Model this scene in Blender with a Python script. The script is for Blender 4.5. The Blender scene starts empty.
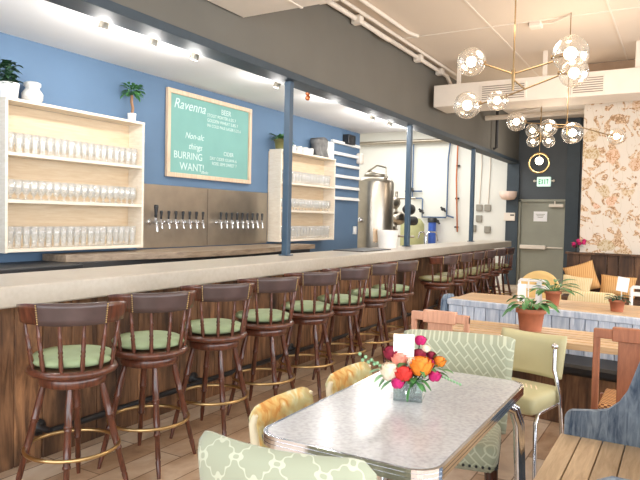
import bpy, bmesh, math, random
from mathutils import Vector, Matrix
random.seed(7)
SC = bpy.context.scene
COL = SC.collection
PI = math.pi

# ---------------------------------------------------------------- materials
def S(r, g, b):
    f = lambda c: (c/255/12.92) if c/255 <= .04045 else ((c/255+.055)/1.055)**2.4
    return (f(r), f(g), f(b), 1)
class NT:
    def __init__(s, name):
        s.m = bpy.data.materials.new(name); s.m.use_nodes = True
        s.t = s.m.node_tree; s.b = s.t.nodes['Principled BSDF']; s.out = s.t.nodes['Material Output']
    def n(s, typ, **kw):
        x = s.t.nodes.new(typ)
        for k, v in kw.items():
            if k in x.inputs: x.inputs[k].default_value = v
            else: setattr(x, k, v)
        return x
    def l(s, a, b): s.t.links.new(a, b)
    def coords(s, scale=(1, 1, 1), rot=(0, 0, 0), kind='Object'):
        tc = s.n('ShaderNodeTexCoord'); mp = s.n('ShaderNodeMapping')
        mp.inputs['Scale'].default_value = scale; mp.inputs['Rotation'].default_value = rot
        s.l(tc.outputs[kind], mp.inputs[0]); return mp.outputs[0]
    def ramp(s, fac, stops):
        r = s.n('ShaderNodeValToRGB'); e = r.color_ramp.elements
        while len(e) < len(stops): e.new(.5)
        for i, (p, c) in enumerate(stops): e[i].position = p; e[i].color = c
        s.l(fac, r.inputs[0]); return r.outputs[0]
    def mix(s, fac, a, b, mode='MIX'):
        x = s.n('ShaderNodeMix', data_type='RGBA', blend_type=mode)
        for sock, v in ((x.inputs[0], fac), (x.inputs[6], a), (x.inputs[7], b)):
            if hasattr(v, 'type') and hasattr(v, 'links'): s.l(v, sock)
            else: sock.default_value = v
        return x.outputs[2]
    def math(s, op, a, b=0.):
        x = s.n('ShaderNodeMath', operation=op)
        for i, v in enumerate((a, b)):
            if hasattr(v, 'links'): s.l(v, x.inputs[i])
            else: x.inputs[i].default_value = v
        return x.outputs[0]
    def bump(s, h, strength=.2, dist=.01):
        b = s.n('ShaderNodeBump'); b.inputs['Strength'].default_value = strength; b.inputs['Distance'].default_value = dist
        s.l(h, b.inputs['Height']); s.l(b.outputs[0], s.b.inputs['Normal'])
def setp(m, rough=.5, metal=0, spec=None, coat=None, sheen=None):
    b = m.b; b.inputs['Roughness'].default_value = rough; b.inputs['Metallic'].default_value = metal
    if spec is not None: b.inputs['Specular IOR Level'].default_value = spec
    if coat is not None: b.inputs['Coat Weight'].default_value = coat; b.inputs['Coat Roughness'].default_value = .15
    if sheen is not None: b.inputs['Sheen Weight'].default_value = sheen
def plain(name, c, rough=.5, metal=0, var=.08, scale=8, bump=0, **k):
    m = NT(name); co = m.coords()
    nz = m.n('ShaderNodeTexNoise', Scale=scale, Detail=3.); m.l(co, nz.inputs['Vector'])
    lo = tuple(x*(1-var) for x in c[:3])+(1,); hi = tuple(min(1, x*(1+var)) for x in c[:3])+(1,)
    m.l(m.ramp(nz.outputs[0], [(.3, lo), (.7, hi)]), m.b.inputs['Base Color'])
    if bump: m.bump(nz.outputs[0], bump, .004)
    setp(m, rough, metal, **k); return m.m
def wood(name, dark, light, grain=(18, 18, 1.2), rough=.5, isl=.25, knots=0, bump=.15, ns=3., **k):
    m = NT(name); co = m.coords(grain)
    nz = m.n('ShaderNodeTexNoise', Scale=ns, Detail=6., Roughness=.65, Distortion=.6)
    geo = m.n('ShaderNodeNewGeometry')
    ad = m.n('ShaderNodeVectorMath', operation='ADD'); sc = m.n('ShaderNodeVectorMath', operation='SCALE'); sc.inputs['Scale'].default_value = 37.
    cb = m.n('ShaderNodeCombineXYZ'); 
    for i in range(3): m.l(geo.outputs['Random Per Island'], cb.inputs[i])
    m.l(cb.outputs[0], sc.inputs[0]); m.l(co, ad.inputs[0]); m.l(sc.outputs[0], ad.inputs[1]); m.l(ad.outputs[0], nz.inputs['Vector'])
    c = m.ramp(nz.outputs[0], [(.32, dark), (.68, light)])
    v = m.math('MULTIPLY_ADD', geo.outputs['Random Per Island'], 2*isl); v.node.inputs[2].default_value = 1-isl
    hs = m.n('ShaderNodeHueSaturation'); m.l(c, hs.inputs['Color']); m.l(v, hs.inputs['Value'])
    c = hs.outputs[0]
    if knots:
        n2 = m.n('ShaderNodeTexNoise', Scale=knots, Detail=4.); m.l(m.coords((1, 1, .5)), n2.inputs['Vector'])
        c = m.mix(m.ramp(n2.outputs[0], [(.45, (1, 1, 1, 1)), (.72, (0, 0, 0, 1))]), tuple(x*.35 for x in dark[:3])+(1,), c)
    m.l(c, m.b.inputs['Base Color']); m.bump(nz.outputs[0], bump, .003); setp(m, rough, **k); return m.m
def emit(name, c, s):
    m = NT(name); m.b.inputs['Base Color'].default_value = c; m.b.inputs['Emission Color'].default_value = c
    m.b.inputs['Emission Strength'].default_value = s; return m.m
def clear(name, tint=(1, 1, 1, 1), base=.04, edge=.6, rough=.03, milk=0):
    m = NT(name); m.t.nodes.remove(m.b)
    tr = m.n('ShaderNodeBsdfTransparent', Color=tint); gl = m.n('ShaderNodeBsdfGlossy', Roughness=rough)
    lw = m.n('ShaderNodeLayerWeight', Blend=.35); f = m.math('MULTIPLY_ADD', lw.outputs['Facing'], edge); f.node.inputs[2].default_value = base
    mx = m.n('ShaderNodeMixShader'); m.l(f, mx.inputs[0]); m.l(tr.outputs[0], mx.inputs[1]); m.l(gl.outputs[0], mx.inputs[2])
    if milk:
        df = m.n('ShaderNodeBsdfDiffuse', Color=(.95, .96, .96, 1)); m2 = m.n('ShaderNodeMixShader'); m2.inputs[0].default_value = milk
        m.l(mx.outputs[0], m2.inputs[1]); m.l(df.outputs[0], m2.inputs[2]); mx = m2
    m.l(mx.outputs[0], m.out.inputs[0]); return m.m

M = {}
M['blue'] = plain('blue wall paint', S(92, 118, 146), .75, var=.05, scale=2)
M['slate'] = plain('slate wall paint', S(80, 86, 92), .7, var=.06, scale=2)
M['slateblue'] = plain('blue grey steel paint', S(62, 84, 104), .45, var=.05)
M['soffit'] = plain('grey green soffit paint', S(106, 103, 96), .8, var=.06, scale=1.5)
M['navy'] = plain('navy trim paint', S(56, 68, 78), .6)
M['ceil'] = plain('cream ceiling paint', S(228, 214, 198), .9, var=.02, scale=1)
M['ceilw'] = plain('white ceiling paint', S(226, 226, 226), .9, var=.03, scale=1.5)
M['white'] = plain('white paint', S(238, 236, 232), .6, var=.02)
M['brewwall'] = plain('white washable wall', S(226, 226, 220), .6, var=.03, scale=1)
M['ductw'] = plain('painted sheet metal', S(234, 224, 212), .6, var=.02)
M['doorg'] = plain('grey green door paint', S(150, 151, 138), .5, var=.05, scale=3)
M['steel'] = plain('brushed stainless steel', S(176, 168, 156), .32, 1, var=.1, scale=5)
M['chrome'] = plain('polished chrome', S(225, 226, 230), .12, 1, var=.02)
M['brass'] = plain('aged brass', S(206, 178, 128), .28, 1, var=.08)
M['black'] = plain('black metal', S(34, 35, 38), .45, var=.1)
M['blackm'] = plain('black vinyl', S(22, 22, 24), .5)
M['dark'] = plain('dark laminate', S(52, 52, 54), .6)
M['bluepipe'] = plain('blue pipe', S(90, 112, 145), .5)
M['copper'] = plain('copper', S(190, 110, 70), .35, .8)
M['bluecan'] = plain('blue filter plastic', S(74, 112, 214), .4)
M['olive'] = plain('translucent olive tank', S(176, 176, 128), .5)
M['terra'] = plain('terracotta', S(178, 108, 78), .8, var=.12, scale=20)
M['soil'] = plain('soil', S(60, 44, 34), .95, var=.4, scale=60)
M['leaf'] = plain('green leaf', S(74, 128, 70), .45, var=.35, scale=25)
M['leafd'] = plain('dark green leaf', S(44, 78, 48), .45, var=.35, scale=25)
M['leafp'] = plain('pale green leaf', S(140, 180, 138), .55, var=.25, scale=25)
M['stem'] = plain('woody stem', S(150, 112, 82), .8)
M['ivory'] = plain('cream petal', S(246, 226, 200), .7, var=.08, scale=40)
M['red'] = plain('red petal', S(216, 52, 44), .65, var=.2, scale=60)
M['magenta'] = plain('magenta petal', S(202, 34, 110), .65, var=.25, scale=60)
M['burg'] = plain('burgundy petal', S(140, 26, 54), .65, var=.3, scale=60)
M['orange'] = plain('orange petal', S(240, 138, 40), .65, var=.2, scale=60)
M['peach'] = plain('peach petal', S(240, 150, 130), .65, var=.15, scale=60)
M['leather'] = plain('dark brown leather', S(78, 62, 60), .3, var=.15, scale=14)
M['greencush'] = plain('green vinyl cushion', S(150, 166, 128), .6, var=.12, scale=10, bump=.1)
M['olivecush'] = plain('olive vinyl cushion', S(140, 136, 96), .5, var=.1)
M['creamvin'] = plain('pale yellow green vinyl', S(196, 190, 148), .45, var=.05, scale=6)
M['card'] = plain('white card', S(248, 248, 250), .6, var=.01)
M['greyfab'] = plain('grey fabric', S(112, 110, 108), .9, var=.35, scale=9)
M['yellowround'] = plain('yellow vinyl', S(226, 192, 128), .6)
M['chalkframe'] = wood('pale oak frame', S(206, 172, 142), S(232, 206, 178), isl=.05)
M['walnut'] = wood('red brown stained wood', S(56, 30, 22), S(112, 62, 44), (14, 14, 2), .28, isl=.1, coat=.4)
M['ply'] = wood('blond pine', S(224, 210, 190), S(238, 228, 212), (3, 1.2, 14), .6, isl=.04, bump=.03)
M['plyo'] = wood('golden pine back', S(214, 188, 154), S(228, 208, 180), (3, 1.2, 14), .6, isl=.03, bump=.03)
M['reclaimed'] = wood('reclaimed brown boards', S(76, 50, 33), S(168, 122, 84), (7, 7, .8), .7, isl=.35, knots=3.5, bump=.4)
M['wains'] = wood('dark reclaimed panelling', S(66, 44, 33), S(120, 86, 60), (6, 6, .7), .7, isl=.35, knots=3, bump=.3)
M['maple'] = wood('honey butcher block', S(186, 148, 106), S(218, 186, 146), (1.2, 14, 14), .4, isl=.12, bump=.05)
M['orangewood'] = wood('orange stained wood', S(136, 78, 50), S(176, 108, 72), (12, 12, 1.6), .35, isl=.1, bump=.05, coat=.3)
M['pinkwood'] = wood('pale salmon wood', S(192, 136, 108), S(222, 168, 138), (12, 12, 1.6), .35, isl=.1, bump=.05)
M['planksw'] = wood('whitewashed boards', S(160, 172, 192), S(222, 226, 234), (10, 10, 1.2), .7, isl=.12, knots=0, bump=.3)
M['bluewood'] = wood('weathered blue wood', S(52, 72, 98), S(150, 166, 182), (9, 9, 1.6), .7, isl=.1, knots=0, bump=.35, ns=3.5)
M['seatwood'] = wood('sun bleached deck boards', S(188, 160, 126), S(222, 198, 164), (14, 1.2, 14), .55, isl=.12, bump=.1)
M['darkwood'] = wood('espresso wood', S(48, 26, 20), S(84, 48, 36), (14, 14, 2), .4, isl=.1)

def concrete():
    m = NT('polished concrete'); co = m.coords()
    a = m.n('ShaderNodeTexNoise', Scale=1.3, Detail=6.); b = m.n('ShaderNodeTexNoise', Scale=30., Detail=4.)
    m.l(co, a.inputs['Vector']); m.l(co, b.inputs['Vector'])
    c = m.ramp(a.outputs[0], [(.3, S(176, 166, 152)), (.7, S(196, 187, 174))])
    c = m.mix(.12, c, m.ramp(b.outputs[0], [(.35, S(170, 158, 140)), (.6, S(220, 214, 206))]))
    m.l(c, m.b.inputs['Base Color']); setp(m, .32); return m.m
M['concrete'] = concrete()
def floor_mat():
    m = NT('worn stone plank floor'); co = m.coords((1, 1, 1), (0, 0, PI/2))
    br = m.n('ShaderNodeTexBrick', Scale=1.); br.offset = .37
    br.inputs['Brick Width'].default_value = 1.2; br.inputs['Row Height'].default_value = .2; br.inputs['Mortar Size'].default_value = .004
    br.inputs['Color1'].default_value = S(222, 210, 196); br.inputs['Color2'].default_value = S(176, 154, 134); br.inputs['Mortar'].default_value = S(120, 100, 84)
    m.l(co, br.inputs['Vector'])
    nz = m.n('ShaderNodeTexNoise', Scale=2.2, Detail=7., Roughness=.65, Distortion=.5); m.l(m.coords((1.6, 1.1, 1)), nz.inputs['Vector'])
    c = m.mix(.9, br.outputs[0], m.ramp(nz.outputs[0], [(.32, S(110, 88, 70)), (.48, S(190, 168, 146)), (.66, S(236, 226, 214))]), 'SOFT_LIGHT')
    m.l(c, m.b.inputs['Base Color']); m.bump(nz.outputs[0], .1, .003)
    setp(m, .38); return m.m
M['floor'] = floor_mat()
def wallpaper():
    m = NT('bird and branch wallpaper'); co = m.coords((1, 1, 1))
    nd = m.n('ShaderNodeTexNoise', Scale=3.2, Detail=2.); m.l(co, nd.inputs['Vector'])
    va = m.mix(.22, co, nd.outputs['Color'], 'ADD')
    n1 = m.n('ShaderNodeTexNoise', Scale=5.4, Detail=2.5, Distortion=1.9); m.l(co, n1.inputs['Vector'])
    vo = m.n('ShaderNodeTexVoronoi', Scale=3.6); m.l(va, vo.inputs['Vector'])
    c = S(222, 211, 197)
    mask1 = m.ramp(n1.outputs[0], [(.53, (0, 0, 0, 1)), (.56, (1, 1, 1, 1))])
    mask2 = m.ramp(vo.outputs['Distance'], [(.30, (1, 1, 1, 1)), (.34, (0, 0, 0, 1))])
    n2 = m.n('ShaderNodeTexNoise', Scale=22., Detail=3., Distortion=2.); m.l(co, n2.inputs['Vector'])
    tone = m.ramp(n2.outputs[0], [(.38, S(150, 116, 84)), (.5, S(200, 164, 128)), (.62, S(226, 204, 178))])
    c = m.mix(mask1, c, tone)
    t2 = m.ramp(vo.outputs['Color'], [(.2, S(214, 142, 98)), (.5, S(176, 160, 112)), (.8, S(224, 182, 138))])
    t2 = m.mix(.5, t2, m.ramp(n2.outputs[0], [(.42, S(176, 136, 100)), (.5, S(236, 222, 204))]))
    c = m.mix(mask2, c, t2)
    w = m.n('ShaderNodeTexWave', Scale=1.1, Distortion=9., Detail=2.); m.l(co, w.inputs['Vector'])
    c = m.mix(m.ramp(w.outputs[0], [(.47, (0, 0, 0, 1)), (.5, (.7, .7, .7, 1)), (.53, (0, 0, 0, 1))]), c, S(186, 168, 128))
    m.l(c, m.b.inputs['Base Color']); setp(m, .8); return m.m
M['wallpaper'] = wallpaper()
def laminate():
    m = NT('speckled grey laminate'); co = m.coords()
    a = m.n('ShaderNodeTexNoise', Scale=60., Detail=4.); b = m.n('ShaderNodeTexNoise', Scale=12., Detail=3.)
    m.l(co, a.inputs['Vector']); m.l(co, b.inputs['Vector'])
    c = m.ramp(a.outputs[0], [(.35, S(170, 170, 172)), (.6, S(198, 198, 200))])
    c = m.mix(.4, c, m.ramp(b.outputs[0], [(.3, S(168, 169, 174)), (.7, S(190, 190, 192))]))
    m.l(c, m.b.inputs['Base Color']); setp(m, .22); return m.m
M['laminate'] = laminate()
def lattice(name, base, line, kind):
    m = NT(name); tc = m.n('ShaderNodeTexCoord'); sp = m.n('ShaderNodeSeparateXYZ'); m.l(tc.outputs['Object'], sp.inputs[0])
    x = sp.outputs[0]; z = m.math('ADD', sp.outputs[2], sp.outputs[1])
    if kind == 'ogee':
        k = 2*PI/.125
        sx = m.math('SINE', m.math('MULTIPLY', x, k)); sz = m.math('SINE', m.math('MULTIPLY', z, k*.85))
        s3 = m.math('MULTIPLY', m.math('SINE', m.math('MULTIPLY', x, 3*k)), m.math('SINE', m.math('MULTIPLY', z, 3*k*.85)))
        v = m.math('ABSOLUTE', m.math('ADD', m.math('ADD', sx, sz), m.math('MULTIPLY', s3, .5)))
        fac = m.ramp(v, [(.14, (1, 1, 1, 1)), (.24, (0, 0, 0, 1))])
        c = m.mix(fac, base, line)
    else:
        cb = m.n('ShaderNodeCombineXYZ'); m.l(m.math('MULTIPLY', m.math('ADD', x, z), .7071), cb.inputs[0]); m.l(m.math('MULTIPLY', m.math('SUBTRACT', z, x), .7071), cb.inputs[1])
        br = m.n('ShaderNodeTexBrick', Scale=1.); br.inputs['Brick Width'].default_value = .075; br.inputs['Row Height'].default_value = .03
        br.inputs['Mortar Size'].default_value = .0032; br.inputs['Color1'].default_value = base; br.inputs['Color2'].default_value = tuple(q*.96 for q in base[:3])+(1,)
        br.inputs['Mortar'].default_value = line; m.l(cb.outputs[0], br.inputs['Vector']); c = br.outputs[0]
    nz = m.n('ShaderNodeTexNoise', Scale=90., Detail=2.); m.l(tc.outputs['Object'], nz.inputs['Vector'])
    m.l(c, m.b.inputs['Base Color']); m.bump(nz.outputs[0], .12, .002); setp(m, .85, sheen=.2); return m.m
M['trellis'] = lattice('sage trellis fabric', S(160, 165, 143), S(190, 194, 172), 'ogee')
M['weave'] = lattice('sage basketweave fabric', S(164, 168, 144), S(194, 197, 172), 'brick')
def floral():
    m = NT('yellow floral upholstery'); co = m.coords()
    a = m.n('ShaderNodeTexNoise', Scale=13., Detail=3., Distortion=1.2); m.l(co, a.inputs['Vector'])
    b = m.n('ShaderNodeTexNoise', Scale=7., Detail=2.); m.l(m.coords((1.1, .9, 1.3)), b.inputs['Vector'])
    c = m.ramp(a.outputs[0], [(.36, S(204, 140, 66)), (.47, S(220, 180, 108)), (.55, S(226, 198, 136)), (.66, S(232, 220, 186))])
    c = m.mix(m.ramp(b.outputs[0], [(.5, (0, 0, 0, 1)), (.62, (.6, .6, .6, 1))]), c, S(176, 184, 142))
    m.l(c, m.b.inputs['Base Color']); setp(m, .75); return m.m
M['floral'] = floral()
M['piping'] = plain('cream piped vinyl', S(226, 214, 184), .5)
def stripe(name, c1, c2, sc, rot=(0, 0, 0)):
    m = NT(name); w = m.n('ShaderNodeTexWave', Scale=sc, Distortion=1.2, Detail=1.); m.l(m.coords((1, 1, 1), rot), w.inputs['Vector'])
    m.l(m.ramp(w.outputs[0], [(.3, c1), (.7, c2)]), m.b.inputs['Base Color']); setp(m, .85); return m.m
M['orangepillow'] = stripe('orange patterned cloth', S(206, 150, 90), S(226, 182, 124), 12)
M['ribbed'] = stripe('cream ribbed cloth', S(222, 198, 148), S(232, 216, 176), 14)
def cane():
    m = NT('woven cane'); ch = m.n('ShaderNodeTexChecker', Scale=60.); m.l(m.coords(), ch.inputs['Vector'])
    ch.inputs['Color1'].default_value = S(224, 170, 110); ch.inputs['Color2'].default_value = S(120, 70, 40)
    m.l(ch.outputs[0], m.b.inputs['Base Color']); setp(m, .6); return m.m
M['cane'] = cane()
M['chalk'] = plain('teal chalkboard', S(122, 170, 162), .8, var=.05, scale=3)
M['chalkline'] = plain('chalk white', S(206, 224, 220), .9, var=.02)
M['globe'] = clear('clear globe glass', (1, .98, .95, 1), .08, .6, .03, .03)
M['glass'] = clear('drinking glass', (.97, .98, .98, 1), .08, .5, .15, .14)
M['vase'] = clear('vase glass', (.88, .92, .92, 1), .10, .6)
M['bulb'] = emit('warm bulb', (1, .82, .58, 1), 16)
M['lens'] = emit('lamp lens', (1, .97, .92, 1), 25)
M['exit'] = emit('lit sign face', S(206, 232, 220), .55)
M['exitg'] = emit('lit green letter', S(30, 150, 95), .35)
M['toplit'] = plain('frosted shade', S(240, 214, 200), .6)

# ---------------------------------------------------------------- mesh builder
class MB:
    def __init__(s): s.v = []; s.f = []; s.sm = []; s.X = Matrix()
    def add(s, vs, fs, smooth=False):
        o = len(s.v); s.v += [s.X @ Vector(v) for v in vs]
        s.f += [tuple(i+o for i in f) for f in fs]; s.sm += [smooth]*len(fs); return s
    def at(s, x=0, y=0, z=0, rz=0, rx=0, ry=0):
        s.X = Matrix.Translation((x, y, z)) @ Matrix.Rotation(rz, 4, 'Z') @ Matrix.Rotation(rx, 4, 'X') @ Matrix.Rotation(ry, 4, 'Y'); return s
    def box(s, x0, x1, y0, y1, z0, z1, b=.004):
        b = min(b, (x1-x0)*.45, (y1-y0)*.45, (z1-z0)*.45)
        lo = (x0, y0, z0); hi = (x1, y1, z1); vs = []; idx = {}
        for i in (0, 1):
            for j in (0, 1):
                for k in (0, 1):
                    for a in range(3):
                        p = []
                        for ax, q in enumerate((i, j, k)):
                            e = hi[ax] if q else lo[ax]
                            if ax != a: e += -b if q else b
                            p.append(e)
                        idx[(i, j, k, a)] = len(vs); vs.append(p)
        fs = []
        for a in range(3):
            u, w = [q for q in range(3) if q != a]
            for side in (0, 1):
                c = []
                for (p, q) in ((0, 0), (1, 0), (1, 1), (0, 1)):
                    t = [0, 0, 0]; t[a] = side; t[u] = p; t[w] = q; c.append(idx[(*t, a)])
                fs.append(c)
        for a in range(3):
            u, w = [q for q in range(3) if q != a]
            for p in (0, 1):
                for q in (0, 1):
                    t0 = [0, 0, 0]; t0[u] = p; t0[w] = q; t1 = list(t0); t1[a] = 1
                    fs.append([idx[(*t0, u)], idx[(*t1, u)], idx[(*t1, w)], idx[(*t0, w)]])
        for i in (0, 1):
            for j in (0, 1):
                for k in (0, 1): fs.append([idx[(i, j, k, a)] for a in range(3)])
        return s.add(vs, fs)
    def lathe(s, prof, c=(0, 0, 0), seg=24, ax=None, smooth=True, cap=True):
        M3 = Matrix() if ax is None else Vector((0, 0, 1)).rotation_difference(Vector(ax)).to_matrix().to_4x4()
        vs = []; fs = []; c = Vector(c)
        for r, z in prof:
            for k in range(seg):
                a = 2*PI*k/seg; vs.append(c + M3 @ Vector((max(r, 1e-5)*math.cos(a), max(r, 1e-5)*math.sin(a), z)))
        for i in range(len(prof)-1):
            for k in range(seg):
                k2 = (k+1) % seg; fs.append((i*seg+k, i*seg+k2, (i+1)*seg+k2, (i+1)*seg+k))
        s.add(vs, fs, smooth)
        if cap:
            for i in (0, len(prof)-1):
                if prof[i][0] > .002: s.add([vs[i*seg+k] for k in range(seg)], [tuple(range(seg))])
        return s
    def turned(s, p0, p1, prof, seg=10):
        p0 = Vector(p0); d = Vector(p1)-p0; L = d.length
        return s.lathe([(r, t*L) for t, r in prof], p0, seg, d.normalized())
    def cyl(s, p0, p1, r, r2=None, seg=12): return s.turned(p0, p1, [(0, r), (1, r if r2 is None else r2)], seg)
    def tube(s, pts, r, seg=8, closed=False):
        pts = [Vector(p) for p in pts]; n = len(pts); vs = []; fs = []; up = None
        for i, p in enumerate(pts):
            a = pts[(i-1) % n] if (closed or i) else p; b = pts[(i+1) % n] if (closed or i < n-1) else p
            t = (b-a).normalized()
            if up is None:
                up = Vector((0, 0, 1)) if abs(t.z) < .9 else Vector((1, 0, 0))
            u = (up - t*up.dot(t)).normalized(); w = t.cross(u); up = u
            rr = r[i] if isinstance(r, (list, tuple)) else r
            for k in range(seg):
                q = 2*PI*k/seg; vs.append(p+u*rr*math.cos(q)+w*rr*math.sin(q))
        for i in range(n if closed else n-1):
            j = (i+1) % n
            for k in range(seg): fs.append((i*seg+k, i*seg+(k+1) % seg, j*seg+(k+1) % seg, j*seg+k))
        s.add(vs, fs, True)
        if not closed:
            s.add([vs[k] for k in range(seg)], [tuple(range(seg))]); s.add([vs[(n-1)*seg+k] for k in range(seg)], [tuple(range(seg))])
        return s
    def prism(s, pts, ax, a0, a1):
        def P(p, a):
            q = list(p); q.insert('XYZ'.index(ax), a); return q
        n = len(pts); vs = [P(p, a0) for p in pts]+[P(p, a1) for p in pts]
        fs = [tuple(range(n)), tuple(range(n, 2*n))]+[(i, (i+1) % n, n+(i+1) % n, n+i) for i in range(n)]
        return s.add(vs, fs)
    def soft(s, cx, cy, cz, sx, sy, sz, e=.35, n=20, m=10):   # superellipsoid cushion, half sizes
        vs = []; fs = []; pw = lambda c, e: math.copysign(abs(c)**e, c)
        for i in range(m+1):
            ph = -PI/2+PI*i/m
            for k in range(n):
                th = 2*PI*k/n
                vs.append((cx+sx*pw(math.cos(ph), e)*pw(math.cos(th), e), cy+sy*pw(math.cos(ph), e)*pw(math.sin(th), e), cz+sz*pw(math.sin(ph), max(e, .5))))
        for i in range(m):
            for k in range(n): fs.append((i*n+k, i*n+(k+1) % n, (i+1)*n+(k+1) % n, (i+1)*n+k))
        return s.add(vs, fs, True)
    def ball(s, c, r, seg=16, m=9):
        return s.lathe([(r*math.sin(PI*i/m), -r*math.cos(PI*i/m)) for i in range(m+1)], c, seg)
    def grid(s, fn, nu, nv, smooth=True):
        vs = [fn(i/nu, j/nv) for i in range(nu+1) for j in range(nv+1)]
        fs = [(i*(nv+1)+j, (i+1)*(nv+1)+j, (i+1)*(nv+1)+j+1, i*(nv+1)+j+1) for i in range(nu) for j in range(nv)]
        return s.add(vs, fs, smooth)
    def slab(s, fn, nu, nv, smooth=True):    # closed: fn(u, v, side) side 0/1
        a = [fn(i/nu, j/nv, 0) for i in range(nu+1) for j in range(nv+1)]; b = [fn(i/nu, j/nv, 1) for i in range(nu+1) for j in range(nv+1)]
        N = len(a); q = lambda i, j: i*(nv+1)+j; fs = []
        for i in range(nu):
            for j in range(nv):
                fs += [(q(i, j), q(i+1, j), q(i+1, j+1), q(i, j+1)), (N+q(i, j), N+q(i+1, j), N+q(i+1, j+1), N+q(i, j+1))]
        for i in range(nu):
            for j in (0, nv): fs.append((q(i, j), q(i+1, j), N+q(i+1, j), N+q(i, j)))
        for j in range(nv):
            for i in (0, nu): fs.append((q(i, j), q(i, j+1), N+q(i, j+1), N+q(i, j)))
        return s.add(a+b, fs, smooth)
    def leaf(s, base, d, L, W, droop=.4, up=(0, 0, 1)):
        base = Vector(base); d = Vector(d).normalized(); sd = d.cross(Vector(up))
        if sd.length < .05: sd = d.cross(Vector((1, 0, 0)))
        sd.normalize(); nn = sd.cross(d)
        def fn(u, v):
            w = W*math.sin(PI*min(1, u*.93+.04))**.8
            return base+d*L*u*(1-.25*droop*u)-Vector((0, 0, 1))*L*droop*u*u+sd*w*(v-.5)+nn*abs(v-.5)*w*.3
        return s.grid(fn, 5, 2)
    def build(s, name, mat, parent=None, label=None):
        me = bpy.data.meshes.new(name); me.from_pydata(s.v, [], s.f); me.update()
        bm = bmesh.new(); bm.from_mesh(me)
        for i, f in enumerate(bm.faces): f.smooth = s.sm[i]
        bmesh.ops.recalc_face_normals(bm, faces=bm.faces); bm.to_mesh(me); bm.free()
        me.materials.append(mat if not isinstance(mat, str) else M[mat])
        o = bpy.data.objects.new(name, me); COL.objects.link(o)
        if parent: o.parent = parent
        if label: o['label'] = label
        return o
def tag(o, label, cat, group=None, kind=None):
    o['label'] = label; o['category'] = cat
    if group: o['group'] = group
    if kind: o['kind'] = kind
    return o
def thing(name, label, cat, loc=(0, 0, 0), rz=0, group=None):
    o = bpy.data.objects.new(name, None); COL.objects.link(o); o.empty_display_size = .1
    o.location = loc; o.rotation_euler = (0, 0, rz); return tag(o, label, cat, group)
def struct(name, mb, mat, parent=None):
    o = mb.build(name, mat, parent)
    if not parent: o['kind'] = 'structure'
    return o
def dup(root, loc, rz=0, label=None, scale=None):
    r = root.copy(); COL.objects.link(r); r.location = loc; r.rotation_euler = (0, 0, rz)
    if label: r['label'] = label
    if scale: r.scale = (scale,)*3
    for ch in list(root.children):
        c = ch.copy(); COL.objects.link(c); c.parent = r
        for g in list(ch.children):
            d = g.copy(); COL.objects.link(d); d.parent = c
    return r
ORD = ['first', 'second', 'third', 'fourth', 'fifth', 'sixth', 'seventh', 'eighth', 'ninth', 'tenth', 'eleventh', 'twelfth', 'thirteenth',
       'fourteenth', 'fifteenth', 'sixteenth', 'seventeenth', 'eighteenth', 'nineteenth', 'twentieth']

# ---------------------------------------------------------------- setting
def B(*a, b=.002): return MB().box(*a, b=b)
struct('floor', B(-8, 3.2, -2.6, 15.2, -.08, 0), 'floor')
struct('wall_left', B(-5.12, -5, -2.5, 9.92, 0, 3.06), 'blue')
struct('wall_partition', B(-8, -5.12, 9.80, 9.92, 0, 3.9), 'brewwall')
struct('wall_brewery_left', B(-8.1, -8, 9.92, 15.1, 0, 3.9), 'brewwall')
struct('wall_brewery', B(-8, -3.62, 15, 15.12, 0, 3.9), 'brewwall')
# end wall with a door opening
w = MB(); w.box(-3.62, -3.36, 15, 15.12, 0, 3.9); w.box(-2.29, -1.2, 15, 15.12, 0, 3.9); w.box(-3.36, -2.29, 15, 15.12, 2.0, 3.9)
struct('wall_back', w, 'slate')
struct('trim_1', B(-2.33, -2.05, 14.94, 15, 0, 3.83), 'navy')
struct('trim_2', B(-3.64, -3.36, 14.93, 15, 0, 2.86), 'navy')
struct('wall_wallpaper', B(-1.34, 3.1, 10, 10.15, 0, 3.83), 'wallpaper')
w = MB()
x = -1.5
while x < 3.1:
    wd = random.uniform(.14, .26); w.box(x, min(x+wd-.006, 3.1), 9.95, 9.998, 0, 1.02, b=.004); x += wd
wn = struct('trim_3', w, 'wains')
struct('trim_12', B(-1.34, 3.1, 9.97, 9.999, 3.32, 3.82), plain('tan wall paint', S(176, 150, 126), .8))
struct('trim_4', B(-1.52, 3.1, 9.90, 9.998, 1.02, 1.05), 'wains')
struct('wall_return', B(-1.34, -1.2, 10.15, 15.0, 0, 3.83), 'slate')
struct('ceiling', B(-3.4, 3.1, -2.5, 15, 3.83, 3.93), 'ceil')
struct('ceiling_bar', B(-5, -3.56, -2.5, 9.92, 2.97, 3.06), 'ceilw')
struct('ceiling_brewery', B(-8, -3.56, 9.92, 15, 3.83, 3.93), 'ceilw')
struct('wall_soffit', B(-3.56, -3.4, -2.5, 15, 2.9, 3.93), 'soffit')
struct('trim_5', B(-3.59, -3.37, -2.5, 14.9, 2.83, 2.9), 'navy')
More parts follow.
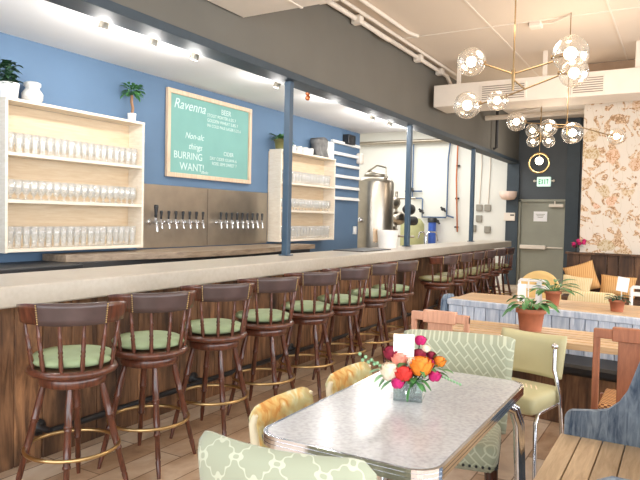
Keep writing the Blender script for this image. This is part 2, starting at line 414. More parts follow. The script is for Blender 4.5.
# windowed shopfront walls (beyond the frame, where the daylight comes from)
w = MB(); w.box(3.1, 3.2, -2.5, 15.1, 0, .6); w.box(3.1, 3.2, -2.5, 15.1, 3.0, 3.93)
for y in (-2.5, .2, 3.0, 5.8, 8.6): w.box(3.1, 3.2, y, y+.25, .6, 3.0)
w.box(3.1, 3.2, 8.6, 15.1, .6, 3.0)
struct('wall_right', w, 'slate')
w = MB(); w.box(-8.1, 3.2, -2.6, -2.5, 0, .4); w.box(-8.1, 3.2, -2.6, -2.5, 3.1, 3.93)
for x0, x1 in ((-8.1, -4.6), (-2.0, -1.8), (.7, .9), (2.9, 3.2)): w.box(x0, x1, -2.6, -2.5, .4, 3.1)
struct('wall_front', w, 'slate')
for i, (y0, y1) in enumerate(((-2.25, .2), (.45, 3.0), (3.25, 5.8), (6.05, 8.6))):
    f = MB(); f.box(3.13, 3.17, y0, y0+.05, .6, 3.0); f.box(3.13, 3.17, y1-.05, y1, .6, 3.0); f.box(3.13, 3.17, y0, y1, .6, .66); f.box(3.13, 3.17, y0, y1, 2.94, 3.0); f.box(3.13, 3.17, y0, y1, 2.2, 2.24)
    wo = struct('window_%d' % (i+1), f, 'black')
    g = B(3.145, 3.15, y0+.05, y1-.05, .66, 2.94); g.build('window_pane', clear('window glass %d' % i, (1, 1, 1, 1), .03, .3, .02), wo)
# ceiling joints of the sheeted ceiling
for i, (x0, x1, y0, y1) in enumerate(((-3.39, 3.0, 7.6, 7.62), (-3.39, 3.0, 4.2, 4.22), (-3.39, 3.0, 10.9, 10.92), (-2.12, -2.10, 3, 12), (-.80, -.78, 3, 12), (.6, .62, 3, 12))):
    struct('trim_%d' % (6+i), B(x0, x1, y0, y1, 3.822 if i > 2 else 3.82, 3.83, b=.001), 'ductw')
# door and its hardware
d = struct('door_1', B(-3.31, -2.34, 15.02, 15.07, .01, 1.95, b=.004), 'doorg')
f = MB(); f.box(-3.37, -3.31, 14.97, 15.08, 0, 2.0); f.box(-2.34, -2.28, 14.97, 15.08, 0, 2.0); f.box(-3.37, -2.28, 14.97, 15.08, 1.95, 2.01); f.build('door_frame', 'doorg', d)
f = MB(); f.box(-3.3, -2.72, 14.93, 15.02, .86, .95, b=.01); f.box(-2.72, -2.36, 14.97, 14.99, .89, .92, b=.008); f.build('push_bar', 'ductw', d)
f = MB(); f.box(-2.68, -2.36, 14.93, 15.01, 1.83, 1.9, b=.01); f.cyl((-2.55, 14.95, 1.9), (-2.55, 14.95, 1.97), .015); f.build('door_closer', 'ductw', d)
p = tag(B(-3.02, -2.72, 14.998, 15.018, 1.5, 1.73, b=.001).build('notice', 'card'), 'white paper notice taped to the grey green exit door', 'notice')
for k in range(3): B(-2.97+.02*k, -2.77-.02*k, 14.994, 14.998, 1.66-.035*k, 1.672-.035*k, b=.0005).build('print_line', 'doorg', p)
t = thing('exit_sign', 'lit exit sign with green letters above the grey door', 'sign', (-2.81, 14.97, 2.3))
MB().box(-.15, .15, -.04, .028, 0, .22, b=.01).build('housing', 'exit', t)
m = MB()
for s in (-1, 1):
    m.cyl((s*.15, 0, .13), (s*.19, 0, .13), .012); m.ball((s*.21, 0, .13), .03, 10, 6)
m.build('lamp_head', 'ductw', t)
LET = {'E': [(0, 1, 0, .2), (0, 1, .4, .6), (0, 1, .8, 1), (0, .28, 0, 1)], 'T': [(0, 1, .8, 1), (.36, .64, 0, 1)], 'I': [(.3, .7, 0, 1)]}
for k, ch in enumerate('EXIT'):
    m = MB(); x0 = -.11+.057*k
    if ch == 'X':
        for s in (1, -1): m.at(x0+.022, -.043, .11, ry=0).prism([(-.022*s, -.055), (-.010*s, -.055), (.022*s, .055), (.010*s, .055)], 'Y', 0, .003)
    else:
        for a, b_, c, d_ in LET[ch]: m.box(x0+a*.042, x0+b_*.042, -.043, -.04, .055+c*.11, .055+d_*.11, b=.0003)
    m.build('letter', 'exitg', t)
m = MB(); m.lathe([(.02, 0), (.14, .015), (.19, .09), (.2, .2), (.19, .2), (.12, .04), (.0, .03)], (0, 0, 0), 24)
o = tag(m.build('wall_sconce', 'toplit'), 'pale bowl shaped sconce on the slate wall left of the exit door', 'lamp'); o.location = (-3.55, 14.73, 1.98)
t = thing('wall_thermostat', 'white thermostat plate on the slate wall below the sconce', 'thermostat', (-3.55, 14.93, 1.5))
MB().box(-.13, .13, -.03, 0, 0, .19, b=.008).build('plate', 'ductw', t); MB().box(.02, .11, -.034, -.03, .12, .15, b=.001).build('display', 'dark', t)

# ---------------------------------------------------------------- bar
t = thing('bar_counter', 'long bar with thick pale concrete top and reclaimed wood front', 'bar counter', (0, 0, 0))
m = MB()
y = -.5
while y < 12.85:
    L = 2.4; y1 = min(y+L, 12.85); m.box(-3.62, -3.0, y, y1, .975, 1.09, b=.012 if y1 > 12.8 else .003); y = y1
m = MB().box(-3.62, -3.0, -.5, 12.85, .975, 1.09, b=.008); m.build('countertop', 'concrete', t)
m = MB(); y = -.5
while y < 12.6:
    wd = random.uniform(.13, .24); m.box(-3.33, -3.28+random.uniform(0, .006), y, min(y+wd-.004, 12.6), .0, .975, b=.004); y += wd
m.build('front_panel', 'reclaimed', t)
MB().box(-3.55, -3.34, -.5, 12.6, .0, .974).build('body', 'darkwood', t)
fr = MB(); fr.tube([(-3.15, yy, .2) for yy in (2.34, 4, 8, 12.4)], .021, 10)
fr = fr.build('foot_rail', 'black', t)
for yy in (2.34, 3.7, 5.1, 6.5, 7.9, 9.3, 10.7, 12.1):
    b_ = MB(); b_.lathe([(.05, 0), (.05, .012), (.03, .02), (.018, .03), (.018, .125)], (-3.275, yy, .2), 14, (1, 0, 0)); b_.build('bracket', 'black', fr)
for k, (yy, lab) in enumerate(((5.27, 'blue grey square post on the bar, nearest of the three'), (8.45, 'blue grey square post on the bar, beside the steel tank'), (11.6, 'blue grey square post on the bar, farthest and nearest the exit door'))):
    t = thing('bar_post', lab, 'post', (-3.46, yy, 1.09), 0, 'posts standing on the bar counter')
    MB().box(-.035, .035, -.035, .035, .0, 1.739, b=.006).build('shaft', 'slateblue', t)
    MB().box(-.055, .055, -.055, .055, .0, .012).build('base_plate', 'slateblue', t)

# back bar
t = thing('back_counter', 'narrow back counter with wooden front edge under the beer taps', 'counter', (0, 0, 0))
m = MB(); m.prism([(-4.98, 3.6), (-4.66, 3.6), (-4.56, 4.0), (-4.36, 4.8), (-4.3, 5.6), (-4.36, 6.4), (-4.5, 6.85), (-4.5, 7.6), (-4.98, 7.6)], 'Z', 1.04, 1.10); m.build('worktop', wood('worn brown counter edge', S(120, 102, 84), S(170, 150, 128), (8, 1.2, 8), .35), t)
MB().box(-4.97, -4.55, 3.65, 7.55, 0, 1.039).build('cabinet', 'dark', t)
t = thing('undercounter_fridge', 'black undercounter fridge below the near glass rack', 'fridge', (0, 0, 0))
MB().box(-4.97, -4.4, 1.2, 3.58, .0, 1.04, b=.008).build('body', 'black', t)
for k in range(4): MB().box(-4.39, -4.37, 1.22+.59*k, 1.78+.59*k, .1, .98, b=.004).build('door', 'dark', t)
m = MB(); m.box(-4.985, -4.97, 4.72, 7.08, 1.11, 1.80, b=.002)
bs = tag(m.build('tap_wall_panel', 'steel'), 'stainless steel backsplash panel behind the two rows of beer taps', 'panel')
B(-4.968, -4.966, 5.83, 5.834, 1.12, 1.79, b=.0005).build('seam', 'dark', bs)
def make_tap():
    t = thing('beer_tap', '', 'tap', (0, 0, 0), 0, 'beer taps on the steel panel')
    MB().lathe([(.028, 0), (.028, .008), (.012, .012), (.012, .05)], (0, 0, 0), 12, (1, 0, 0)).build('shank', 'chrome', t)
    m = MB(); m.tube([(.05, 0, 0), (.085, 0, -.005), (.095, 0, -.03), (.1, 0, -.08)], [.016, .015, .011, .009], 8); m.cyl((.075, 0, 0), (.08, 0, .04), .011); m.build('spout', 'chrome', t)
    MB().turned((.08, 0, .04), (.085, 0, .15), [(0, .009), (.12, .014), (.3, .012), (.8, .02), (.95, .019), (1, .012)], 10).build('handle', 'black', t)
    return t
tap0 = make_tap(); first = True
for row, (y0, dy, n) in enumerate(((4.88, .113, 8), (6.0, .108, 9))):
    for k in range(n):
        lab = '%s beer tap from the left in the %s row of taps' % (ORD[k], ('left', 'right')[row])
        o = tap0 if first else dup(tap0, (0, 0, 0)); first = False
        o['label'] = lab; o.location = (-4.97, y0+dy*k, 1.39); o.scale = ((1.25 if (row, k) == (0, 0) else .85),)*3

# glass racks
def rack(label, y0, y1):
    t = thing('glass_rack', label, 'shelf', (-5, y0, 0), 0, 'pine glass racks on the blue wall')
    L = y1-y0
    MB().box(.005, .02, .0, L, 1.13, 2.38).build('back_panel', 'plyo', t)
    for a in (0, L-.025): MB().box(.02, .22, a, a+.025, 1.13, 2.38, b=.002).build('side_panel', 'ply', t)
    MB().box(.02, .225, .0, L, 2.38, 2.405, b=.002).build('top_panel', 'ply', t)
    for z in (1.135, 1.545, 1.935): MB().box(.02, .222, .025, L-.025, z, z+.028, b=.002).build('shelf', 'ply', t)
rack('pine rack of beer glasses left of the chalkboard', 3.11, 4.62)
rack('pine rack of beer glasses behind the nearest post', 7.12, 8.66)
def glass_proto(kind):
    m = MB()
    if kind == 0: pr = [(.028, 0), (.030, .012), (.026, .02), (.030, .05), (.038, .10), (.036, .15), (.034, .15), (.036, .10), (.028, .05), (.001, .022)]
    elif kind == 1: pr = [(.030, 0), (.030, .004), (.008, .012), (.008, .03), (.025, .045), (.040, .08), (.040, .11), (.033, .15), (.031, .15), (.038, .11), (.038, .08), (.02, .048), (.001, .04)]
    else: pr = [(.024, 0), (.026, .004), (.024, .03), (.034, .11), (.038, .165), (.036, .165), (.032, .11), (.021, .035), (.001, .03)]
    return m.lathe(pr, (0, 0, 0), 14, None, True, False)
names = ('beer_glass', 'tulip_glass', 'pint_glass'); shelfz = (1.963, 1.573, 1.163); rname = ('top', 'middle', 'bottom')
for rk, (y0, y1, n, where) in enumerate(((3.16, 4.57, 19, 'in the rack left of the chalkboard'), (7.17, 8.60, 17, 'in the rack behind the nearest post'))):
    for r in range(3):
        src = None
        for k in range(n):
            if src is None: src = o = glass_proto(r).build(names[r], 'glass')
            else: o = src.copy(); COL.objects.link(o)
            o.location = (-4.85+random.uniform(-.008, .008), y0+(y1-y0)*(k+.5)/n, shelfz[r]+.001); o.scale = (1, 1, 1.12)
            tag(o, '%s glass from the left on the %s shelf %s' % (ORD[k], rname[r], where), 'glass', 'beer glasses on the %s shelf %s' % (rname[r], where))

# chalkboard
t = thing('chalkboard', 'framed teal chalkboard menu with white chalk writing on the blue wall', 'menu board', (-5, 5.15, 1.92))
MB().box(.005, .02, .0, 1.51, 0, .94).build('board', 'chalk', t)
m = MB(); m.box(.005, .045, -.02, 1.53, -.02, .03); m.box(.005, .045, -.02, 1.53, .91, .96); m.box(.005, .045, -.02, .03, .03, .91); m.box(.005, .045, 1.48, 1.53, .03, .91)
m.build('frame', 'chalkframe', t)
def text(body, x, z, size, parent, name, mat='chalkline', shear=0, loc_x=.0215):
    cu = bpy.data.curves.new(name, 'FONT'); cu.body = body; cu.size = size; cu.extrude = .001; cu.shear = shear; cu.offset = 0
    tmp = bpy.data.objects.new('tmp', cu); COL.objects.link(tmp)
    bpy.context.view_layer.update()
    me = bpy.data.meshes.new_from_object(tmp.evaluated_get(bpy.context.evaluated_depsgraph_get()))
    bpy.data.objects.remove(tmp); 
    for v in me.vertices:
        a, b_, c = v.co; v.co = (loc_x+c, x+a, z+b_)
    me.materials.clear(); me.materials.append(M[mat]); o = bpy.data.objects.new(name, me); COL.objects.link(o); o.parent = parent; return o
for body, x, z, sz, sh in (('Ravenna', .09, .76, .16, .3), ('BEER', .92, .80, .09, 0), ('STOUT PORTER 6.5% 7', .66, .74, .055, 0), ('GOLDEN WHEAT 5.8% 7', .66, .68, .055, 0),
                           ('IPA COLD PALE LAGER 5.2% 6', .66, .62, .05, 0), ('Non-alc', .28, .44, .1, .3), ('things', .34, .32, .1, .3), ('BURRING', .1, .20, .115, 0), ('WANT!', .2, .07, .125, 0),
                           ('thanks', .56, .05, .05, .3), ('CIDER', .98, .30, .07, 0), ('DRY CIDER GUAVA 6', .72, .23, .055, 0), ('ROSE SEMI SWEET 7', .76, .17, .055, 0)):
    text(body, x, z, sz, t, 'chalk_line', shear=sh)

# things on top of the racks
def pot(m, r0, r1, h, c=(0, 0, 0), rim=True):
    pr = [(r0, 0), (r1*.96, h*.8)]+([(r1*1.1, h*.8), (r1*1.12, h)] if rim else [(r1, h)])+[(r1*.95, h), (r1*.9, h*.85), (.001, h*.85)]
    return m.lathe(pr, c, 20, None, True, True)
t = thing('potted_plant', 'dark leafy plant in a white pot on the near rack, at the left edge', 'plant', (-4.88, 3.2, 2.406))
pot(MB(), .07, .085, .13, rim=False).build('pot', 'white', t)
m = MB()
for k in range(90):
    a = random.uniform(0, 2*PI); h = random.uniform(.1, .3); r = random.uniform(0, .05)
    m.leaf((r*math.cos(a), r*math.sin(a), h), (math.cos(a), math.sin(a), random.uniform(-.2, .8)), .08, .045, .3)
m.tube([(0, 0, .1), (.01, 0, .3)], .008); m.build('foliage', 'leafd', t)
m = MB(); m.lathe([(.06, 0), (.085, .03), (.088, .08), (.06, .12), (.055, .13), (.07, .145), (.07, .17), (.05, .18), (.04, .17), (.001, .16)], (0, 0, 0), 20)
o = tag(m.build('ceramic_jar', plain('glazed grey white ceramic', S(206, 204, 200), .4, var=.15, scale=30)), 'grey white ceramic jar beside the dark plant on the near rack', 'jar'); o.location = (-4.88, 3.42, 2.406)
t = thing('potted_tree', 'small braided tree in a white pot on the right end of the near rack', 'plant', (-4.88, 4.54, 2.406))
pot(MB(), .035, .045, .085, rim=False).build('pot', 'white', t)
MB().tube([(0, 0, .07), (.006, .008, .14), (-.006, 0, .2), (0, 0, .27)], .014).build('stem', 'stem', t)
m = MB()
for k in range(80):
    a = random.uniform(0, 2*PI); e = random.uniform(-.5, 1.3); r = random.uniform(.02, .08)
    m.leaf((r*math.cos(a), r*math.sin(a), .31+r*math.sin(e)*.8), (math.cos(a), math.sin(a), math.sin(e)), .08, .035, .4)
m.build('foliage', 'leaf', t)
t = thing('spider_plant', 'spiky spider plant in a brown pot on the far rack', 'plant', (-4.86, 7.2, 2.406))
pot(MB(), .06, .08, .14).build('pot', plain('brown glaze', S(120, 116, 70), .5), t)
m = MB()
for k in range(44):
    a = random.uniform(0, 2*PI); e = random.uniform(.2, 1.6); L = random.uniform(.15, .26)
    m.leaf((0, 0, .13), (math.cos(a), math.sin(a), e), L*1.2, .034, random.uniform(.3, .6))
m.build('foliage', 'leaf', t)
cup = None
for k, yy in enumerate((7.55, 7.72, 7.89, 8.04)):
    m = MB(); m.lathe([(.035, 0), (.05, .03), (.05, .1), (.046, .1), (.044, .03), (.001, .01)], (0, 0, 0), 16); m.tube([(.0, -.05, .08), (.0, -.085, .07), (.0, -.085, .035), (.0, -.048, .03)], .007)
    if cup is None: cup = o = m.build('white_mug', 'white')
    else: o = cup.copy(); COL.objects.link(o)
    tag(o, '%s white mug from the left on top of the far rack' % ORD[k], 'mug', 'white mugs on the far rack'); o.location = (-4.88, yy, 2.406)
t = thing('cloth_bag', 'crumpled grey cloth bag on the right end of the far rack', 'bag', (-4.88, 8.31, 2.406))
m = MB(); m.slab(lambda u, v, s: ((-.09+.18*s)*(1-.25*v)+.015*math.sin(9*u+5*v), -.13+.26*u+.012*math.sin(13*v), .28*v-(.03*math.sin(7*u) if v > .9 else 0)), 10, 10); m.build('body', 'greyfab', t)
o = tag(MB().box(-4.97, -4.8, 8.45, 8.64, 2.405, 2.66, b=.01).build('storage_box', 'white'), 'white box on the far rack beside the grey bag', 'box')
for k in range(6):
    z = 2.70-.184*k
    t = thing('wall_rail', '%s white rail from the top on the blue wall beyond the far rack' % ORD[k], 'rail', (-5, 8.87, z), 0, 'white rails on the blue wall')
    MB().box(.0, .05, 0, .98, 0, .05, b=.004).build('board', 'white', t); MB().box(.05, .06, 0, .98, .0, .02, b=.002).build('lip', 'white', t)
t = thing('wall_speaker', 'small black speaker at the top of the blue wall', 'speaker', (-5, 9.27, 2.72)); MB().box(0, .12, 0, .26, .0, .16, b=.01).build('cabinet', 'black', t)
MB().lathe([(.055, 0), (.05, .004), (.02, .001)], (.12, .13, .08), 16, (1, 0, 0)).build('grille', 'dark', t)
o = tag(MB().box(-5.0, -4.9, 9.78, 9.915, 2.43, 2.62, b=.02).build('junction_box', 'ductw'), 'white junction box on the corner of the blue wall', 'electrical box')
o = tag(MB().box(-5.0, -4.96, 9.72, 9.80, 1.2, 1.34, b=.006).build('wall_outlet', 'white'), 'white outlet low at the end of the blue wall', 'outlet')

# ceiling spots behind the soffit
src = None
SPOTS = [(-3.78, 3.25), (-3.78, 3.75), (-3.78, 4.25), (-3.78, 5.55), (-3.78, 7.9), (-3.78, 8.5)]
names_ = ['first', 'second', 'third', 'fourth', 'fifth', 'sixth']
for k, (x, yy) in enumerate(SPOTS):
    if src is None:
        t = src = thing('spotlight', '', 'lamp', (0, 0, 0), 0, 'spotlights behind the soffit')
        MB().lathe([(.05, 0), (.05, -.015)], (0, 0, .0), 16).build('canopy', 'white', t)
        m = MB(); m.cyl((0, 0, -.012), (0, 0, -.05), .008); m.lathe([(.02, 0), (.035, .02), (.04, .07)], (.0, 0, -.05), 16, (-.4, 0, -1)); m.build('head', 'steel', t)
        MB().lathe([(.001, 0), (.034, .002)], (-.028, 0, -.117), 14, (-.4, 0, -1), cap=False).build('lens', 'lens', t)
    else: t = dup(src, (0, 0, 0))
    t.location = (x, yy, 2.97); t['label'] = '%s ceiling spotlight from the left above the bar' % names_[k]
t = thing('copper_pendant', 'tiny copper ornament hanging above the bar beside the nearest post', 'ornament', (-3.75, 6.1, 2.97))
m = MB(); m.cyl((0, 0, 0), (0, 0, -.06), .003); m.ball((0, 0, -.085), .028); m.ball((0, 0, -.135), .03); m.build('beads', 'copper', t)

# ---------------------------------------------------------------- brewery behind
t = thing('brew_tank', 'tall stainless steel brewing tank with domed lid', 'tank', (-5.0, 10.6, 0))
MB().lathe([(.10, .25), (.34, .45), (.35, .5), (.35, 2.12), (.34, 2.16)], (0, 0, 0), 40).build('body', 'steel', t)
m = MB(); m.lathe([(.34, 2.16), (.31, 2.21), (.20, 2.26)], (0, 0, 0), 40); m.lathe([(.20, 2.26), (.22, 2.27), (.21, 2.30), (.12, 2.36), (.001, 2.38)], (0, 0, 0), 24); m.build('lid', 'steel', t)
m = MB(); m.tube([(-.22, .0, 2.22), (-.1, -.1, 2.36), (.1, -.15, 2.46), (.26, -.12, 2.42)], .02); m.ball((.27, -.12, 2.24), .035); m.cyl((.27, -.12, 2.24), (.27, -.12, 2.42), .01); m.build('vent_pipe', 'steel', t)
for a in range(4): MB().cyl((.26*math.cos(a*PI/2+.7), .26*math.sin(a*PI/2+.7), 0), (.26*math.cos(a*PI/2+.7), .26*math.sin(a*PI/2+.7), .48), .025).build('leg', 'steel', t)
m = MB(); m.lathe([(.05, 0), (.05, .03), (.03, .06), (.001, .065)], (-.12, -.34, 1.45), 16, (0, -1, 0)); m.build('valve', 'chrome', t)
m = MB(); m.lathe([(.001, .0), (.28, .0), (.29, .03), (.29, 1.36), (.2, 1.5), (.001, 1.54)], (0, 0, 0), 28)
o = tag(m.build('plastic_tank', 'olive'), 'pale olive plastic tank behind the second post', 'tank'); o.location = (-5.72, 14.3, 0)
t = thing('pump_rig', 'cluster of steel pumps and gauges left of the second post', 'pump', (-5.6, 13.0, 0))
m = MB(); m.cyl((0, 0, 0), (0, 0, 2.1), .03); m.cyl((.3, 0, 0), (.3, 0, 2.1), .03)
for z in (1.1, 1.5, 1.95): m.cyl((-.15, 0, z), (.45, 0, z), .025)
m.build('stand', 'steel', t)
for (x, z, r) in ((-.05, 1.2, .13), (.1, 1.5, .15), (-.02, 1.85, .14), (.36, 1.7, .12), (.45, 1.45, .1)):
    MB().lathe([(r, 0), (r, .16), (r*.6, .22), (r*.6, .3), (.001, .31)], (x, -.04, z), 16, (0, -1, 0)).build('pump_head', 'dark' if r < .13 else 'steel', t)
t = thing('water_filter', 'blue cylindrical water filter hanging on the white brewery wall', 'water filter', (-5.40, 14.8, 0))
MB().lathe([(.075, .74), (.095, .78), (.095, 1.4), (.10, 1.42)], (0, 0, 0), 20).build('canister', 'bluecan', t)
MB().lathe([(.115, 1.42), (.115, 1.52), (.06, 1.54)], (0, 0, 0), 20).build('cap', 'black', t)
t = thing('wall_pipes', 'blue grey water pipes with valves on the white brewery wall', 'pipes', (0, 14.93, 0))
for pts in (((-6.0, 0, 3.38), (-6.0, 0, 2.05), (-5.9, 0, 2.02), (-5.75, 0, 2.02), (-5.72, 0, 2.0), (-5.72, 0, 1.55), (-5.1, 0, 1.55), (-5.08, 0, 1.6), (-5.08, 0, 3.0), (-5.04, 0, 3.38)), ((-5.74, 0, 2.2), (-6.2, 0, 2.2)), ((-5.08, 0, 1.6), (-4.9, 0, 1.55))):
    MB().tube(pts, .02, 8).build('pipe', 'bluepipe', t)
for (x, z) in ((-6.0, 2.25), (-5.15, 1.75), (-5.3, 1.45), (-5.72, 1.7)):
    m = MB(); m.cyl((x, -.01, z), (x, -.12, z), .04); m.cyl((x-.05, -.1, z+.05), (x+.08, -.1, z-.06), .025); m.build('valve', 'black', t)
t = thing('header_pipe', 'pale grey horizontal pipe high on the white brewery wall', 'pipe', (0, 14.84, 0))
MB().tube([(-7.9, 0, 3.45), (-3.7, 0, 3.45)], .045, 10).build('pipe', 'steel', t)
t = thing('copper_pipe', 'thin copper coloured pipe running down the white brewery wall', 'pipe', (0, 14.93, 0))
MB().tube([(-4.84, 0, 3.8), (-4.86, 0, 2.5), (-4.8, 0, 1.2)], .018, 8).build('pipe', 'copper', t)
for k, z in enumerate((1.3, 2.0, 2.8)): MB().box(-4.88, -4.79, .0, .06, z, z+.04).build('clip', 'dark', t)
t = thing('electrical_boxes', 'grey switch boxes and conduit on the white wall beside the slate column', 'switch boxes', (0, 14.95, 0))
for (x, z) in ((-4.36, 1.72), (-4.36, 1.46), (-4.16, 1.72), (-4.5, 1.22), (-4.15, 1.2)):
    MB().box(x, x+.15, .0, .05, z, z+.16, b=.01).build('box', plain('grey box', S(150, 146, 136), .5) if not M.get('gb') else M['gb'], t)
for (x, z0, z1) in ((-4.29, 1.88, 3.8), (-4.08, 1.88, 3.8), (-4.5, 1.4, 3.8)): MB().tube([(x, .03, z0), (x+.03, .03, (z0+z1)/2), (x-.03, .03, z1)], .012).build('conduit', 'ductw', t)
t = thing('bar_faucet', 'chrome double spout faucet behind the far end of the bar', 'faucet', (-3.72, 9.9, 0))
m = MB(); m.cyl((0, 0, 0), (0, 0, 1.2), .02)
m.tube([(0, 0, 1.2), (0, -.1, 1.28), (0, -.28, 1.27), (0, -.33, 1.18)], .012); m.tube([(0, 0, 1.2), (0, .15, 1.28), (0, .5, 1.27), (0, .6, 1.12)], .012); m.build('spout', 'chrome', t)
m = MB(); pot(m, .12, .145, .24, rim=False)
t = thing('white_bucket', 'white tub with a cloth on the bar near the steel tank', 'tub', (-3.44, 7.72, 1.09))
m.build('tub', 'white', t)
m = MB(); m.slab(lambda u, v, s: (-.148-.012*s-.01*math.sin(14*u), -.12+.14*u, .25-.18*v+.01*math.sin(9*u)), 8, 5); m.build('cloth', plain('tan cloth', S(226, 200, 170), .9), t)
o = tag(MB().box(-3.6, -3.2, 6.5, 7.3, 1.09, 1.10, b=.004).build('bar_mat', 'black'), 'thin black bar mat on the counter in front of the tank', 'mat')

# ---------------------------------------------------------------- ceiling ducts etc
t = thing('ceiling_duct', 'long pale boxed duct with grilles hung before the wallpaper', 'duct', (0, 9, 0))
MB().box(-3.3, 3.05, -.05, .55, 3.16, 3.48, b=.006).build('casing', 'ductw', t)
for (x0, x1) in ((-2.6, -1.95), (-1.38, -.95), (.2, .7)):
    g = MB(); g.box(x0, x1, -.062, -.05, 3.19, 3.43); g = g.build('grille', 'ductw', t)
    m = MB()
    for k in range(7): m.box(x0+.03, x1-.03, -.070, -.062, 3.21+.03*k, 3.222+.03*k, b=.001)
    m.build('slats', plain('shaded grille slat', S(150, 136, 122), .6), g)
for x in (-2.97, -1.76, -.62, .5): MB().box(x, x+.06, .0, .03, 3.48, 3.83).build('hanger', 'ductw', t)
t = thing('air_duct', 'wide white duct box under the ceiling at the top of the photo', 'duct', (0, 0, 0))
MB().box(-3.38, 2.5, 3.0, 4.4, 3.2, 3.7, b=.008).build('casing', 'ductw', t); MB().box(-2.8, -2.77, 2.99, 4.41, 3.195, 3.71).build('flange', 'ductw', t)
for x in (-2.4, 0, 2): MB().box(x, x+.05, 3.3, 3.33, 3.69, 3.83).build('hanger', 'ductw', t)
t = thing('ceiling_conduit', 'cream painted conduits with junction boxes along the soffit top', 'conduit', (0, 0, 0))
MB().tube([(-3.33, 4.5, 3.76), (-3.33, 6.9, 3.76), (-3.28, 7.0, 3.72), (-3.28, 7.25, 3.72), (-3.33, 7.35, 3.76), (-3.33, 9.6, 3.76), (-3.3, 9.8, 3.6)], .03).build('pipe', 'ductw', t)
MB().tube([(-3.22, 4.5, 3.79), (-3.22, 9.9, 3.79)], .022).build('pipe', 'ductw', t)
MB().tube([(-3.05, 4.5, 3.80), (-3.05, 7.3, 3.80), (-3.0, 7.5, 3.80)], .025).build('pipe', 'ductw', t)
for yy in (5.6, 6.4, 8.3, 9.2): MB().box(-3.38, -3.26, yy, yy+.1, 3.7, 3.8, b=.01).build('junction', 'ductw', t)
t = thing('tie_beam', 'cream pipe beam with diagonal brace crossing behind the long duct', 'beam', (0, 12, 0))
MB().tube([(-3.37, 0, 3.45), (-1.25, 0, 3.47)], .045).build('beam', 'ductw', t); MB().tube([(-2.9, 0, 3.5), (-1.4, 0, 3.8)], .035).build('brace', 'ductw', t)
o = tag(MB().tube([(-3.3, 12.6, 3.83), (-3.3, 12.6, 2.95), (-3.36, 12.6, 2.93)], .03).build('drop_pipe', 'dark'), 'dark vertical pipe dropping beside the far end of the soffit', 'pipe')
t = thing('ceiling_box', 'small cream junction box with swagged cable on the ceiling', 'electrical box', (-1.6, 7.7, 3.83))
MB().box(-.07, .07, -.07, .07, -.06, 0, b=.01).build('box', 'ductw', t)
MB().tube([(.05, 0, -.02), (.2, -.02, -.03), (.42, -.2, -.02)], .012).build('cable', 'ductw', t)

# ---------------------------------------------------------------- chandeliers
def chandelier(label, hub, rods, globes, group='brass globe chandeliers', top=3.83):
    t = thing('chandelier', label, 'chandelier', hub, 0, group); H = Vector(hub)
    m = MB(); m.cyl((0, 0, -.02), (0, 0, top-hub[2]), .0055); m.build('stem', 'bronze', t)
    m = MB(); m.ball((0, 0, 0), .014); m.turned((0, 0, .02), (0, 0, -.13), [(0, .014), (.2, .015), (1, .008)], 10); m.build('hub', 'bronze', t)
    for a, b_ in rods: MB().cyl(Vector(a)-H, Vector(b_)-H, .006, seg=8).build('arm', 'bronze', t)
    for (gx, gy, gz, r, dx, dz) in globes:
        p = Vector((gx, gy, gz))-H; dr = Vector((dx, 0, dz)).normalized()
        a = MB(); a.cyl(p+dr*r*1.05, p+dr*r*.35, .014, seg=12); a = a.build('socket', 'bronze', t)
        MB().ball(p, r, 28, 16).build('globe', 'globe', a)
        MB().ball(p, r*.36, 14, 9).build('bulb', 'bulb', a)
M['bronze'] = plain('dark bronze', S(150, 126, 92), .35, .9)
chandelier('large chandelier with five clear globes on bronze arms, nearest the camera', (-1.10, 4.6, 2.55),
    [((-1.10, 4.6, 2.54), (-1.31, 4.6, 2.63)), ((-1.10, 4.6, 2.54), (-.83, 4.6, 2.60)), ((-1.10, 4.6, 2.5), (-1.02, 4.6, 2.43)), ((-1.13, 4.6, 2.39), (-.79, 4.6, 2.50)), ((-1.33, 4.6, 2.345), (-1.28, 4.6, 2.355))],
    [(-1.41, 4.6, 2.66, .105, 1, -.2), (-.71, 4.55, 2.63, .12, -1, -.1), (-.70, 4.65, 2.52, .10, -1, .1), (-1.21, 4.6, 2.36, .075, 1, .4), (-1.43, 4.6, 2.34, .10, 1, .1)])
chandelier('bronze chandelier with four clear globes, left of the wallpaper', (-1.18, 7.5, 2.60),
    [((-1.18, 7.5, 2.58), (-1.64, 7.5, 2.63)), ((-1.18, 7.5, 2.55), (-1.14, 7.5, 2.53)), ((-1.18, 7.5, 2.6), (-.75, 7.5, 2.45)), ((-1.18, 7.5, 2.56), (-1.28, 7.5, 2.56))],
    [(-1.74, 7.5, 2.65, .11, 1, 0), (-1.12, 7.5, 2.49, .12, -.5, 1), (-.67, 7.5, 2.43, .09, -1, .2), (-1.38, 7.5, 2.56, .10, 1, 0)])
chandelier('small far chandelier with three little globes above the ring pendant', (-1.85, 9.5, 2.78),
    [((-1.85, 9.5, 2.78), (-1.91, 9.5, 2.80)), ((-1.85, 9.5, 2.74), (-1.91, 9.5, 2.69)), ((-1.85, 9.5, 2.74), (-1.80, 9.5, 2.70))],
    [(-1.97, 9.5, 2.82, .10, 1, 0), (-1.96, 9.5, 2.66, .085, 1, .5), (-1.74, 9.5, 2.66, .09, -1, .5)])
t = thing('ring_pendant', 'round brass ring pendant lamp glowing just above the exit sign', 'lamp', (-2.35, 12.0, 2.57))
MB().tube([(.18*math.cos(a*PI/16), 0, .18*math.sin(a*PI/16)) for a in range(32)], .016, 8, True).build('ring', 'brass', t)
MB().ball((0, 0, .04), .07, 20, 12).build('bulb', emit('soft warm globe', (1, .84, .62, 1), 8), t)
